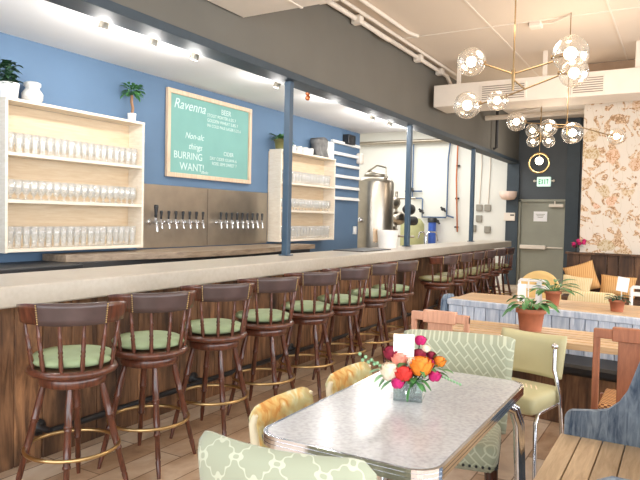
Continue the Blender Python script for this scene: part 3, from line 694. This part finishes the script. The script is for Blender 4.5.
MB().cyl((0, 0, .10), (0, 0, .18), .012).build('socket', 'brass', t)
MB().cyl((0, 0, .19), (0, 0, 1.26), .006).build('cord', 'brass', t)

# ---------------------------------------------------------------- bar stools
def make_stool():
    t = thing('bar_stool', '', 'stool', (0, 0, 0), 0, 'captain style bar stools along the bar')
    MB().lathe([(.155, .595), (.165, .60), (.168, .635), (.16, .645)], seg=32).build('swivel_base', 'walnut', t)
    MB().lathe([(.19, .652), (.215, .66), (.225, .675), (.218, .69), (.19, .694)], seg=36).build('seat', 'walnut', t)
    m = MB(); m.soft(0, .03, .726, .208, .208, .038, .85, 32, 8); m.build('cushion', 'greencush', t)
    for sx, sy in ((-1, 1), (1, 1), (-1, -1), (1, -1)):
        ca, sa = math.cos(.7), math.sin(.7); lx, ly = sx*ca-sy*sa, sx*sa+sy*ca
        m = MB(); m.turned((lx*.098, ly*.098, .60), (lx*.200, ly*.200, 0), [(0, .013), (.06, .016), (.18, .0195), (.29, .018), (.298, .0215), (.312, .0215), (.32, .0155), (.33, .0205), (.34, .0165), (.5, .0195), (.60, .017), (.608, .0205), (.622, .0205), (.63, .0145), (.82, .0155), (.835, .0125), (.85, .0155), (1, .010)], 12)
        m.build('leg', 'walnut', t)
    MB().tube([(.232*math.cos(a*PI/20), .232*math.sin(a*PI/20), .265) for a in range(40)], .0105, 8, True).build('foot_ring', 'brass', t)
    A = math.radians(77); Rr = .25
    def rail(a0, a1, r0, r1, z0, z1, m, n=26):
        def fn(u, v, s):
            a = a0+(a1-a0)*u; r = (r0 if s == 0 else r1)+.016*(v-.5)
            hz = 1-.18*abs(a/A)**4
            return (r*math.sin(a), -r*math.cos(a)*.92, z0+(z1-z0)*v*hz+ .004*math.sin(PI*v))
        return m.slab(fn, n, 4)
    rail(-A, A, Rr-.012, Rr+.012, .93, 1.035, MB()).build('back_rail', 'walnut', t)
    pd = rail(-.66, .66, Rr-.018, Rr+.018, .928, 1.038, MB()).build('back_pad', 'leather', t)
    for s in (-1, 1):
        m = MB()
        for k in range(9):
            a = s*.64; z = .936+.0115*k; rr = Rr+.019+.016*((z-.93)/.105-.5); m.ball((rr*math.sin(a), -rr*math.cos(a)*.92, z), .0045, 6, 4)
        m.build('nail_trim', 'brass', pd)
    for k in range(6):
        a = math.radians(-70+28*k); r1 = Rr-.012
        m = MB(); m.turned((.198*math.sin(a), -.198*math.cos(a), .69), (r1*math.sin(a), -r1*math.cos(a)*.92, .935),
            [(0, .008), (.15, .0125), (.3, .011), (.34, .0135), (.38, .009), (.42, .0135), (.46, .010), (.6, .0125), (.66, .009), (.7, .012), (.74, .009), (1, .008)], 8)
        m.build('spindle', 'walnut', t)
    return t
stool0 = make_stool()
ST = [(2.15, 50), (2.69, 62), (3.28, 61), (3.87, 62), (4.50, 60), (5.10, 63), (5.72, 66), (6.30, 70), (7.70, 74), (8.32, 80), (8.94, 78), (9.56, 82), (10.18, 80), (10.8, 84)]
LAB = ['captain bar stool with green cushion, nearest the camera at the left edge', 'captain bar stool with green cushion, second from the left edge', 'captain bar stool with green cushion, third from the left edge',
       'captain bar stool with green cushion, fourth from the left edge', 'captain bar stool with green cushion, fifth from the left edge, before the nearest post', 'captain bar stool with green cushion, sixth from the left edge',
       'captain bar stool with green cushion, seventh from the left edge', 'captain bar stool, eighth from the left, last of the near run']
for k, (yy, rz) in enumerate(ST):
    lab = LAB[k] if k < 8 else '%s stool of the far run of dark bar stools with olive cushions' % ORD[k-8]
    o = stool0 if k == 0 else dup(stool0, (0, 0, 0))
    o.location = (-2.72, yy, 0); o.rotation_euler = (0, 0, math.radians(rz)); o['label'] = lab
    if k >= 8: o['group'] = 'far run of bar stools'
oliveme = None
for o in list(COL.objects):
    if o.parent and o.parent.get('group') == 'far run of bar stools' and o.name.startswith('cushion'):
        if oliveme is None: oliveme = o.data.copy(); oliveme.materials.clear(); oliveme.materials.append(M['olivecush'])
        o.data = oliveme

# ---------------------------------------------------------------- dinette table
def rrect(x0, x1, y0, y1, r, n=8):
    out = []
    for cx, cy, a0 in ((x1-r, y1-r, 0), (x0+r, y1-r, PI/2), (x0+r, y0+r, PI), (x1-r, y0+r, 1.5*PI)):
        for k in range(n+1): a = a0+PI/2*k/n; out.append((cx+r*math.cos(a), cy+r*math.sin(a)))
    return out
TX0, TX1, TY0, TY1 = -1.225, -.595, 1.70, 2.92
t = thing('dinette_table', 'grey laminate dinette table with ribbed chrome edge, in the foreground', 'table', (0, 0, 0))
MB().prism(rrect(TX0+.006, TX1-.006, TY0+.006, TY1-.006, .085), 'Z', .715, .751).build('tabletop', 'laminate', t)
m = MB()
for z0, z1, e in ((.708, .712, .002), (.712, .724, .006), (.726, .738, .006), (.740, .7505, .006), (.7145, .745, .002)):
    a = rrect(TX0-e, TX1+e, TY0-e, TY1+e, .09); b_ = rrect(TX0+.004, TX1-.004, TY0+.004, TY1-.004, .087); n = len(a)
    vs = [(x, y, z0) for x, y in a]+[(x, y, z1) for x, y in a]+[(x, y, z1) for x, y in b_]+[(x, y, z0) for x, y in b_]; fs = []
    for i in range(n):
        j = (i+1) % n; fs += [(i, j, n+j, n+i), (n+i, n+j, 2*n+j, 2*n+i), (2*n+i, 2*n+j, 3*n+j, 3*n+i), (3*n+i, 3*n+j, j, i)]
    m.add(vs, fs)
m.build('edge_band', 'chrome', t)
MB().prism(rrect(TX0+.08, TX1-.08, TY0+.1, TY1-.1, .03), 'Z', .66, .714).build('apron', 'chrome', t)
for sx in (-1, 1):
    for sy in (-1, 1):
        cx, cy = (TX0+TX1)/2, (TY0+TY1)/2; hx, hy = (TX1-TX0)/2, (TY1-TY0)/2
        m = MB()
        for q in (-.019, .019):
            m.tube([(cx+sx*(hx-.14)+q*.2, cy+sy*(hy-.25)+q, .69), (cx+sx*(hx-.07), cy+sy*(hy-.17)+q, .685), (cx+sx*(hx-.025), cy+sy*(hy-.11)+q, .65), (cx+sx*(hx-.008), cy+sy*(hy-.09)+q, .58), (cx+sx*(hx+.005), cy+sy*(hy-.08)+q, .3), (cx+sx*(hx+.01), cy+sy*(hy-.07)+q, .0)], .0205, 12)
        m.build('leg', 'chrome', t)

# vase, bouquet and card
VX, VY = -.945, 2.38
t = thing('glass_vase', 'square clear glass vase holding the bouquet on the grey table', 'vase', (VX, VY, .752), .25)
m = MB(); s_ = .058; h_ = .1
for a in range(4):
    m.at(0, 0, 0, rz=a*PI/2).box(-s_, s_, s_-.005, s_, 0, h_, b=.001)
m.at().box(-s_, s_, -s_, s_, 0, .01, b=.001); m.build('cube', 'vase', t)
MB().box(-s_+.008, s_-.008, -s_+.008, s_-.008, .011, .07, b=.002).build('water', clear('vase water', (.74, .8, .76, 1), .04, .3), t)
t = thing('bouquet', 'mixed bouquet of red, orange, pink and cream flowers in the glass vase', 'flowers', (VX, VY, .751), 0)
CR = Vector((.864, .503, 0)); CF = Vector((-.503, .864, 0))
def cam(a, b_, z): v = CR*a+CF*b_; return Vector((v.x, v.y, z))
m = MB()
for k in range(14):
    a = random.uniform(0, 2*PI); m.tube([(random.uniform(-.03, .03), random.uniform(-.03, .03), .02), (.06*math.cos(a), .06*math.sin(a), .15)], .0022, 6)
m.build('stems', 'leafd', t)
def bloom(c, r, mat, petals=30, label=None):
    c = Vector(c); m = MB(); m.ball(c, r*.45, 10, 6)
    for k in range(petals):
        ph = k*2.39996; zz = 1-1.5*(k+.5)/petals; rr_ = math.sqrt(max(0, 1-zz*zz))
        d = Vector((rr_*math.cos(ph), rr_*math.sin(ph), zz)); sd = Vector((-math.sin(ph), math.cos(ph), 0)); up = d.cross(sd)*-1
        if up.z < 0: up = -up
        R_ = r*(.55+.45*(k/petals))
        def fn(u, v, d=d, sd=sd, up=up, R_=R_):
            a = (u-.45)*1.25; w = (v-.5)*1.25*math.sin(PI*min(1, .2+u*.62))
            return c+(d*math.cos(a)*math.cos(w)+up*math.sin(a)+sd*math.sin(w))*R_*(1+.22*max(0, u-.7)/.3)
        m.grid(fn, 4, 4)
    return m.build('flower', mat, t, label)
for a, b_, z, r, mt, lb in ((-.085, -.03, .115, .042, 'ivory', 'cream rose'), (-.035, -.06, .115, .036, 'red', 'red rose'), (.035, -.05, .145, .045, 'orange', 'orange ranunculus'), (-.058, -.065, .078, .026, 'magenta', 'magenta pompom low on the left'),
        (.095, -.03, .10, .026, 'magenta', 'magenta bloom on the right'), (-.075, .02, .18, .034, 'burg', 'burgundy carnation'), (-.045, .0, .160, .034, 'peach', 'peach bloom'), (.005, -.03, .155, .024, 'ivory', 'small cream bloom'),
        (.04, .02, .175, .028, 'burg', 'burgundy bloom in the middle'), (.07, -.01, .145, .026, 'magenta', 'deep pink bloom'), (.12, .01, .15, .026, 'orange', 'orange spray rose'), (.045, .04, .23, .024, 'magenta', 'tall pink bloom'),
        (-.02, .02, .155, .024, 'peach', None), (.09, .03, .17, .02, 'burg', None), (.065, .02, .2, .018, 'ivory', None)):
    p = cam(a, b_, z); bloom(p, r, mt, 30, lb)
    m = MB(); m.tube([(p.x*.25, p.y*.25, .05), p], .003, 6); m.build('flower_stem', 'leafd', t)
m = MB(); m2 = MB()
for k in range(60):
    a = random.uniform(0, 2*PI); e = random.uniform(-.25, .8); r = random.uniform(.02, .06); z = random.uniform(.08, .15)
    m.leaf((r*math.cos(a), r*math.sin(a), z), (math.cos(a), math.sin(a), e), random.uniform(.04, .075), random.uniform(.018, .03), .3)
for a, b_, z, da, dz in [(-.1, -.03, .09, -1, -.5)]*4+[(-.1, 0, .13, -1, .1)]*5+[(.02, -.06, .085, .2, -.35)]*6+[(.1, 0, .12, 1, -.1)]*4+[(.08, 0, .15, .8, .5)]*5:
    p = cam(a+random.uniform(-.03, .03), b_+random.uniform(-.02, .02), z+random.uniform(-.02, .02)); d_ = cam(da+random.uniform(-.4, .4), random.uniform(-.7, .1), dz+random.uniform(-.3, .3))
    (m2 if da < 0 else m).leaf(p, d_, random.uniform(.04, .07), .024, .2)
m.build('foliage', 'leaf', t); m2.build('pale_foliage', 'leafp', t)
m = MB()
for k in range(10):
    p = cam(-.1-.012*k, -.01, .125+.006*k*(1 if k % 2 else .6)); m.ball(p, .008, 8, 5)
m.build('berry_spray', 'leafp', t); m = MB()
for k in range(9):
    p = cam(.11+.012*k, -.0, .10-.005*k); m.ball(p, .006, 8, 5)
m.build('berry_spray', 'leafp', t)
t = thing('table_card', 'white card on a pick standing in the bouquet', 'card', (VX, VY, .751))
p = cam(-.03, -.01, 0); ang = math.atan2(CR.y, CR.x)
m = MB(); m.at(p.x, p.y, .165, rz=ang-.1).box(-.042, .042, -.001, .001, .0, .098, b=.0005); m.build('card_face', 'card', t)
MB().cyl((p.x*.6, p.y*.6, .02), (p.x, p.y, .17), .002, seg=6).build('pick', 'white', t)
for k, zz in enumerate((.012, .02)):
    m = MB(); m.at(p.x, p.y, .165, rz=ang-.1).box(-.02+.008*k, .022, -.0016, -.001, zz, zz+.003, b=.0001); m.build('print_line', 'peach', t)

# ---------------------------------------------------------------- chairs around the dinette table
def barrel_back(m, W, z0, z1, depth, th, lean=.05, n=18, flare=.0, r_top=.05):
    def fn(u, v, s):
        x = (u-.5)*2; y = -depth*(1-x*x)   # centre furthest back
        w = W/2*(1+flare*v)
        zt = z1-r_top*max(0, (abs(x)-.82)/.18)**2
        edge = 1-.9*max(0, (v-.88)/.12)**2
        t_ = th*(.5 if s else -.5)*edge*(1-.7*max(0, (abs(x)-.85)/.15)**2)
        return (x*w, y-lean*v+t_, z0+(zt-z0)*v)
    return m.slab(fn, n, 12)
def parsons(label, loc, rz, mat, hi, depth=.06, W=.54, fl=.03, rt=.04):
    t = thing('upholstered_chair', label, 'chair', loc, rz, None)
    barrel_back(MB(), W/(1+fl), .40, hi, depth, .085, .06, flare=fl, r_top=rt).build('backrest', mat, t)
    MB().soft(0, .22, .41, .24, .22, .065, .25, 28, 10).build('seat', mat, t)
    MB().box(-.225, .225, .02, .42, .34, .40, b=.02).build('seat_base', mat, t)
    m = MB()
    for k in range(17): m.ball((-.23+.46*k/16, .437, .375), .007, 6, 4)
    for s in (-1, 1):
        for k in range(14): m.ball((s*.233, .04+.38*k/13, .375), .007, 6, 4)
    m.build('nail_trim', 'black', t)
    for sx in (-1, 1):
        for y0, y1 in ((.38, .40), (.05, -.02)):
            m = MB(); m.turned((sx*.2, y0, .36), (sx*.215, y1, 0), [(0, .026), (1, .016)], 4); m.build('leg', 'darkwood', t)
    return t
parsons('sage trellis patterned chair, back to the camera at the bottom edge', (-.925, 1.46, 0), math.radians(6), 'trellis', .872, .065)
parsons('pale sage basketweave chair at the far end of the grey table', (-1.0, 3.16, 0), math.radians(192), 'weave', .885, .03, .58, .12, .012)
def floral_chair(label, loc, rz, hd=.16):
    t = thing('vinyl_chair', label, 'chair', loc, rz, 'yellow floral chairs on the bar side of the grey table')
    def fn(u, v, s):
        x = (u-.5)*2; y = -.025*(1-x*x)-.06*v; zt = .43+.29*v-.09*max(0, abs(x)-.88)*v
        return (x*.215*(1-.03*v), y+(.022 if s else -.022)*(1-.85*max(0, (v-.9)/.1)**2), zt)
    MB().slab(fn, 14, 10).build('backrest', 'floral', t)
    for s in (-1, 1):
        MB().tube([(fn(.5+s*.5, i/8, 0)[0]*1.0, fn(.5+s*.5, i/8, 0)[1]+.02, fn(.5+s*.5, i/8, 0)[2]-.012) for i in range(9)], [.02, .02, .02, .02, .02, .02, .019, .017, .011], 8).build('side_piping', 'piping', t)
    MB().soft(0, hd+.01, .45, .19, hd, .04, .3, 24, 8).build('seat', 'floral', t)
    for s in (-1, 1):
        m = MB(); m.tube([(s*.19, -.03, .62), (s*.19, -.01, .42), (s*.19, -.05, .02), (s*.19, -.06, 0)], .011); m.build('leg', 'chrome', t)
        m = MB(); m.tube([(s*.17, .02, .405), (s*.17, hd*1.5, .40), (s*.17, hd*1.8, .37), (s*.17, hd*1.85, 0)], .011); m.build('leg', 'chrome', t)
    return t
floral_chair('yellow floral vinyl chair at the grey table, nearer of the two', (-1.385, 2.19, 0), math.radians(-90))
floral_chair('yellow floral vinyl chair at the grey table, farther of the two', (-1.385, 2.80, 0), math.radians(-90), .12)
t = thing('chrome_chair', 'pale yellow green vinyl chair on chrome tube frame', 'chair', (-.79, 3.94, 0), math.radians(167))
def fn(u, v, s):
    x = (u-.5)*2; return (x*.20*(1+.03*v), -.03*(1-x*x)-.05*v+(.03 if s else -.03)*(1-.8*max(0, (v-.88)/.12)**2)*(1-.6*max(0, (abs(x)-.85)/.15)**2), .555+.25*v-.012*(1-x*x)*v)
MB().slab(fn, 14, 10).build('backrest', 'creamvin', t)
MB().soft(0, .20, .465, .215, .20, .055, .18, 32, 8).build('seat', 'creamvin', t)
m = MB()
for k in range(9): m.at(-.12+.03*k, .16, .518, rz=.5).box(-.004, .004, -.04, .04, -.002, .003, b=.001)
m.build('seat_sun_stripe', 'ivory', t)  # pale slanted bars stand in for the sunlit stripe on the seat
for s in (-1, 1):
    m = MB(); m.tube([(s*.17, .035, .745), (s*.185, .07, .62), (s*.232, .09, .48), (s*.225, .02, .2), (s*.225, -.04, 0)], .012); m.ball((s*.17, .035, .75), .02); m.build('back_post', 'chrome', t)
    m = MB(); m.tube([(s*.2, .0, .42), (s*.2, .30, .415), (s*.205, .35, .37), (s*.215, .36, 0)], .012); m.build('leg', 'chrome', t)

def wood_chair(label, loc, rz, mat, sc=1):
    t = thing('wooden_chair', label, 'chair', loc, rz, 'craftsman wooden chairs at the butcher block table'); t.scale = (sc, 1, 1)
    for s in (-1, 1):
        MB().box(s*.195-.017, s*.195+.017, -.02, .015, 0, .91, b=.004).build('back_post', mat, t)
        MB().box(s*.19-.017, s*.19+.017, .37, .405, 0, .47, b=.004).build('leg', mat, t)
        MB().box(s*.19-.011, s*.19+.011, .015, .37, .36, .42, b=.003).build('side_rail', mat, t)
    m = MB(); m.box(-.212, .212, -.022, .017, .865, .915, b=.004); m.box(-.12, .12, -.026, .018, .855, .93, b=.004); m.build('top_rail', mat, t)
    MB().box(-.09, .09, -.008, .008, .43, .86, b=.002).build('splat', mat, t)
    m = MB(); m.box(-.18, .18, -.012, .01, .36, .43, b=.003); m.build('rear_rail', mat, t)
    MB().box(-.18, .18, .375, .395, .36, .42, b=.003).build('front_rail', mat, t)
    MB().box(-.18, .18, .015, .40, .47, .50, b=.008).build('seat', 'cane', t)
wood_chair('pale salmon wooden chair half hidden behind the basketweave chair', (-1.26, 3.64, 0), 0, 'pinkwood', .85)
wood_chair('orange brown wooden chair with cane seat at the right edge', (-.19, 3.67, 0), 0, 'orangewood')

# butcher block table
t = thing('wood_table', 'long honey wooden table in front of the whitewashed booth back', 'table', (0, 0, 0))
m = MB()
for k in range(6): m.box(-1.42, 1.6, 4.09+.09*k, 4.158+.09*k, .70, .74, b=.002)
m.build('tabletop', 'maple', t)
for x in (-1.15, 1.3):
    MB().box(x-.04, x+.04, 4.29, 4.37, .03, .685, b=.004).build('pedestal', 'black', t); MB().box(x-.05, x+.05, 4.06, 4.52, 0, .03, b=.006).build('foot', 'black', t)
    MB().box(x-.05, x+.05, 4.06, 4.52, .685, .70, b=.004).build('bracket', 'black', t)

def plant(name, label, loc, r, h, leaves, L, W, mat, seed=0, droop=.6, saucer=False):
    random.seed(seed+100); t = thing(name, label, 'plant', loc)
    pot(MB(), r*.72, r*.92, h).build('pot', 'terra', t)
    MB().lathe([(.001, h*.86), (r*.86, h*.86)], seg=16, cap=False).build('soil', 'soil', t)
    m = MB()
    for k in range(leaves):
        a = 2.4*k+random.uniform(-.3, .3); e = random.uniform(.15, 1.3)
        d = Vector((math.cos(a), math.sin(a), e)); n = d.normalized(); l = L*random.uniform(.7, 1.15)
        b0 = Vector((0, 0, h*.86)); b1 = b0+n*l*.5
        m.tube([b0, b1], .003, 5); m.leaf(b1, (d.x, d.y, e*.4), l*.75, W*random.uniform(.8, 1.2), droop)
    m.build('foliage', mat, t); return t
plant('potted_plant', 'trailing green plant in a large terracotta pot on the honey table', (-.885, 4.42, .741), .10, .15, 22, .18, .05, 'leaf', 3, .5)
plant('potted_plant', 'upright green plant in a terracotta pot behind the booth back', (-.98, 5.8, .751), .072, .13, 24, .2, .05, 'leaf', 5, .3)
plant('potted_plant', 'small dark plant in a terracotta pot at the right', (-.46, 5.75, .751), .066, .10, 20, .10, .035, 'leafd', 8, .3)

# whitewashed booth with black seats
BR = -.13
t = thing('booth_bench', 'long booth with whitewashed plank back and wooden cap', 'booth', (-1.83, 5.36, 0), BR)
m = MB(); x = .06; LB = 4.6
while x < LB:
    wd = random.uniform(.09, .14); m.box(x, x+wd-.006, -.02, .02, .30, .742, b=.003); x += wd
m.build('planks', 'planksw', t)
MB().box(.05, LB, -.03, .03, .74, .79, b=.004).build('top_board', 'planksw', t)
MB().box(.05, LB, .03, .14, .76, .795, b=.004).build('cap', 'maple', t)
m = MB(); m.prism([(-.34, 0), (-.34, .42), (-.16, .46), (-.07, .60), (-.045, .78), (0, .82), (.10, .82), (.14, .78), (.14, 0)], 'X', 0, .045); m.build('end_panel', 'bluewood', t)
MB().box(.05, LB, .021, .13, .0, .759).build('rear_panel', 'reclaimed', t)
MB().box(.05, LB, -.42, -.035, .38, .46, b=.02).build('seat_cushion', 'blackm', t)
MB().box(.05, LB, -.36, -.04, .0, .379).build('seat_base', 'reclaimed', t)

t = thing('back_table', 'long pale wooden table directly behind the whitewashed booth back', 'table', (0, 0, 0))
m = MB()
for k in range(5): m.box(-1.85, 1.8, 5.63+.13*k, 5.755+.13*k, .71, .75, b=.002)
m.build('tabletop', 'maple', t)
for x in (-1.6, 1.5): MB().box(x-.05, x+.05, 5.9, 6.0, .0, .71).build('leg', 'black', t)
def white_chair(label, loc):
    t = thing('white_chair', label, 'chair', loc, PI, 'white metal chairs behind the back table')
    m = MB(); m.tube([(-.14, 0, 0), (-.14, 0, .87), (-.13, 0, .885), (.13, 0, .885), (.14, 0, .87), (.14, 0, 0)], .016); m.build('back_frame', 'white', t)
    MB().box(-.13, .13, -.006, .006, .80, .84, b=.003).build('slat', 'white', t)
    MB().box(-.15, .15, -.02, .3, .43, .455, b=.01).build('seat', 'white', t)
    for s in (-1, 1): MB().cyl((s*.13, .28, .43), (s*.14, .3, 0), .013).build('leg', 'white', t)
    m = MB()
    for s in (-.05, .05): m.cyl((s, 0, .455), (s, 0, .88), .008)
    m.build('back_bars', 'white', t)
white_chair('white metal chair left of the upright potted plant', (-1.31, 6.62, 0)); white_chair('white metal chair at the right edge', (-.27, 6.62, 0))
def tent_card(label, loc, rz, h=.13, w=.07):
    t = thing('table_tent', label, 'card', loc, rz, 'white table cards')
    m = MB(); m.slab(lambda u, v, s: (-w/2+w*u, -.02*(1-v)-.0015*s, h*v), 2, 2, False); m.slab(lambda u, v, s: (-w/2+w*u, .02*(1-v)+.0015*s, h*v), 2, 2, False); m.build('folded_card', 'card', t); return t
tent_card('tall white card behind the trailing plant in front of the white chair', (-1.27, 5.9, .751), .4, .16, .075)
tent_card('white card standing left of the upright potted plant', (-1.10, 5.80, .751), -.5, .2, .05)
t = thing('plant_card', 'white card on a pick in the small plant at the right', 'card', (-.43, 5.75, .75))
m = MB(); m.at(0, 0, .17, rz=-.15, ry=.12).box(-.045, .045, -.001, .001, .0, .12, b=.0005); m.build('card_face', 'card', t); MB().cyl((0, 0, .085), (0, 0, .18), .003, seg=6).build('pick', 'white', t)

# seating behind
t = thing('ribbed_chair', 'low cream ribbed sofa back beyond the back table', 'sofa', (-.76, 6.75, 0), PI)
MB().soft(0, 0, .55, .24, .07, .25, .25, 24, 10).build('backrest', 'ribbed', t); MB().soft(0, .26, .38, .24, .24, .08, .25, 24, 8).build('seat', 'ribbed', t)
MB().box(-.22, .22, -.05, .46, .02, .33, b=.02).build('base', 'ribbed', t)
for sx in (-.18, .18):
    for sy in (0, .42): MB().cyl((sx, sy, .03), (sx, sy, 0), .015).build('foot', 'darkwood', t)
t = thing('round_chair', 'yellow chair with a rounded back behind the white metal chair', 'chair', (-1.52, 8.0, 0), PI)
m = MB(); m.slab(lambda u, v, s: ((.26*math.cos(PI*u)) * (1 if v > .01 else 1), (.03 if s else -.03)-.06*math.sin(PI*u), .46+.42*v*math.sin(PI*max(.04, min(.96, u)))**.6), 20, 8); m.build('backrest', 'yellowround', t)
MB().soft(0, .22, .44, .24, .23, .05, .4, 24, 8).build('seat', 'yellowround', t)
for sx in (-.17, .17):
    for sy in (.02, .38): MB().cyl((sx, sy, .41), (sx*1.1, sy, 0), .014).build('leg', 'darkwood', t)
t = thing('wall_bench', 'wooden bench along the wall under the wallpaper', 'bench', (0, 0, 0))
MB().box(-1.48, 3.0, 9.3, 9.94, .40, .45, b=.006).build('seat', 'wains', t); MB().box(-1.46, 3.0, 9.4, 9.94, 0, .40).build('base', 'wains', t)
def pillow(label, loc, w, h, mat, ry, rx):
    t = MB(); t.at(0, 0, 0, rz=0, rx=rx, ry=ry)
    def fn(u, v, s):
        a, b_ = (u-.5)*2, (v-.5)*2; q = (1-a**4)*(1-b_**4); e = 1-.08*(1-abs(b_))*abs(a)**2
        return (a*w/2*(1-.07*(1-abs(b_)**2)*a*a), (.07 if s else -.07)*max(.0, q)**.6, b_*h/2*(1-.07*(1-a*a)*b_*b_))
    t.slab(fn, 14, 14); o = tag(t.build('throw_pillow', mat), label, 'pillow', 'throw pillows on the wall bench'); o.location = loc; return o
pillow('orange patterned pillow tilted on its corner', (-1.24, 9.62, .70), .42, .42, 'orangepillow', -.35, -.2)
pillow('orange striped rectangular pillow right of the tilted one', (-.77, 9.62, .61), .46, .30, 'orangepillow', .05, -.2)
pillow('pale orange pillow low in front of the tilted one', (-1.28, 9.40, .60), .40, .28, 'ribbed', .1, -.3)
t = thing('flower_vase', 'bunch of pink flowers in a dark vase before the wallpaper corner', 'flowers', (-1.36, 9.965, 1.05))
MB().lathe([(.03, 0), (.033, .04), (.022, .08), (.028, .1)], (0, 0, 0), 16).build('vase', 'black', t)
for k in range(7):
    a = k*.9; p = (.09*math.cos(a)*(k > 0)+.03, .04*math.sin(a), .13+.04*math.sin(a*1.7)); m = MB(); c = Vector(p)
    m.ball(c, .028, 8, 6)
    for q in range(8):
        d = Vector((math.cos(q*.8), math.sin(q*.8), .5)); m.leaf(c, d, .05, .04, .2)
    m.build('flower', 'magenta', t)
m = MB(); [m.leaf((0, 0, .08), (math.cos(a), math.sin(a), .5), .12, .04, .5) for a in (0, 1, 2, 3, 4, 5)]; m.build('foliage', 'leafd', t)

# ---------------------------------------------------------------- weathered bench, right foreground
t = thing('weathered_bench', 'weathered blue bench with curved end panel and bleached plank seat, right foreground', 'bench', (0, 0, 0))
m = MB()
for k in range(4): m.box(-.485+.096*k, -.394+.096*k, 2.2, 3.22, .425, .45, b=.002)
m.build('seat_planks', 'seatwood', t)
MB().box(-.46, -.12, 2.24, 3.2, .0, .424, b=.004).build('seat_frame', 'bluewood', t)
prof = [(-.47, 0), (-.47, .53)]+[(-.47+.035*(1-math.cos(a)), .53+.04*math.sin(a)) for a in (.5, 1.0, 1.5)]+[(-.38, .578), (-.33, .585), (-.28, .60), (-.235, .64), (-.20, .70), (-.175, .78), (-.15, .86), (-.12, .93), (-.07, .985), (-.01, 1.0), (.06, .98), (.1, .9), (.1, 0)]
MB().prism(prof, 'Y', 3.22, 3.26).build('arm_panel', 'bluewood', t)
prof2 = [(-.23, 0), (-.23, .60), (-.215, .65), (-.17, .672), (.1, .672), (.1, 0)]
MB().prism(prof2, 'Y', 2.15, 2.19).build('arm_panel', 'bluewood', t)
m = MB()
m.at(-.10, 0, .45, ry=.12)
for k in range(5): m.box(0, .022, 2.2, 3.21, .0+.095*k+.03, .09+.095*k+.03, b=.002)
m.build('backrest', 'darkwood', t)
m = MB(); m.at(-.118, 0, .455).box(0, .03, 2.2, 3.21, 0, .03, b=.003); m.build('back_rail', 'seatwood', t)

# ---------------------------------------------------------------- lights
def area(name, loc, rot, sx, sy, power, col=(1, 1, 1)):
    l = bpy.data.lights.new(name, 'AREA'); l.shape = 'RECTANGLE'; l.size = sx; l.size_y = sy; l.energy = power; l.color = col
    o = bpy.data.objects.new(name, l); COL.objects.link(o); o.location = loc; o.rotation_euler = rot; return o
def point(name, loc, power, col=(1, 1, 1), r=.08):
    l = bpy.data.lights.new(name, 'POINT'); l.energy = power; l.color = col; l.shadow_soft_size = r
    o = bpy.data.objects.new(name, l); COL.objects.link(o); o.location = loc; return o
DAY = (.93, .97, 1.0); WARM = (1, .80, .60)
for i, yc in enumerate((-1.0, 1.7, 4.5, 7.3)): area('daylight_right', (3.05, yc, 1.8), (0, PI/2, 0), 2.3, 2.4, 62, DAY)
for xc in (-3.3, -.55, 1.8): area('daylight_front', (xc, -2.45, 1.75), (PI/2, 0, 0), 2.4, 2.5, 46, DAY)
for x, y in SPOTS+[(-3.78, 1.2), (-3.78, 2.2), (-3.78, 6.8), (-3.78, 9.3)]: point('bar_glow', (x-.02, y, 2.80), 12, (1, .97, .93), .06)  # points at the spotlights, plus extra ones without a fixture
area('brewery_light', (-5.8, 12.5, 3.8), (0, 0, 0), 3, 3.5, 120, (1, .99, .95))
for p in ((-1.1, 4.6, 2.9), (-1.2, 7.5, 2.9), (-1.8, 10.6, 2.6), (1.2, 5.5, 2.8)): point('room_glow', p, 20, WARM, .2)  # warm points; the later ones are unseen lamps away from the chandeliers
point('entry_glow', (-2.4, 13.0, 3.0), 24, (1, .92, .82), .2)
wd_ = bpy.data.worlds.new('World'); SC.world = wd_; wd_.use_nodes = True
wd_.node_tree.nodes['Background'].inputs[0].default_value = (.9, .95, 1, 1); wd_.node_tree.nodes['Background'].inputs[1].default_value = 1.5

# ---------------------------------------------------------------- camera
F = Vector((-.50246285, .86385094, -.03595319)); R = Vector((.86380378, .50334947, .02196206)); U = Vector((-.03706896, .02002139, .99911212))
cd = bpy.data.cameras.new('camera'); co_ = bpy.data.objects.new('camera', cd); COL.objects.link(co_)
m = Matrix((R, U, -F)).transposed().to_4x4(); m.translation = (0, 0, 1.48); co_.matrix_world = m
cd.sensor_width = 36; cd.lens = 625/640*36; cd.clip_start = .05; SC.camera = co_
SC.view_settings.view_transform = 'Standard'; SC.view_settings.look = 'None'; SC.view_settings.gamma = 1; SC.view_settings.use_curve_mapping = False
SC.view_settings.exposure = 0.45
SC.cycles.max_bounces = 8; SC.cycles.transparent_max_bounces = 24; SC.cycles.sample_clamp_indirect = 6
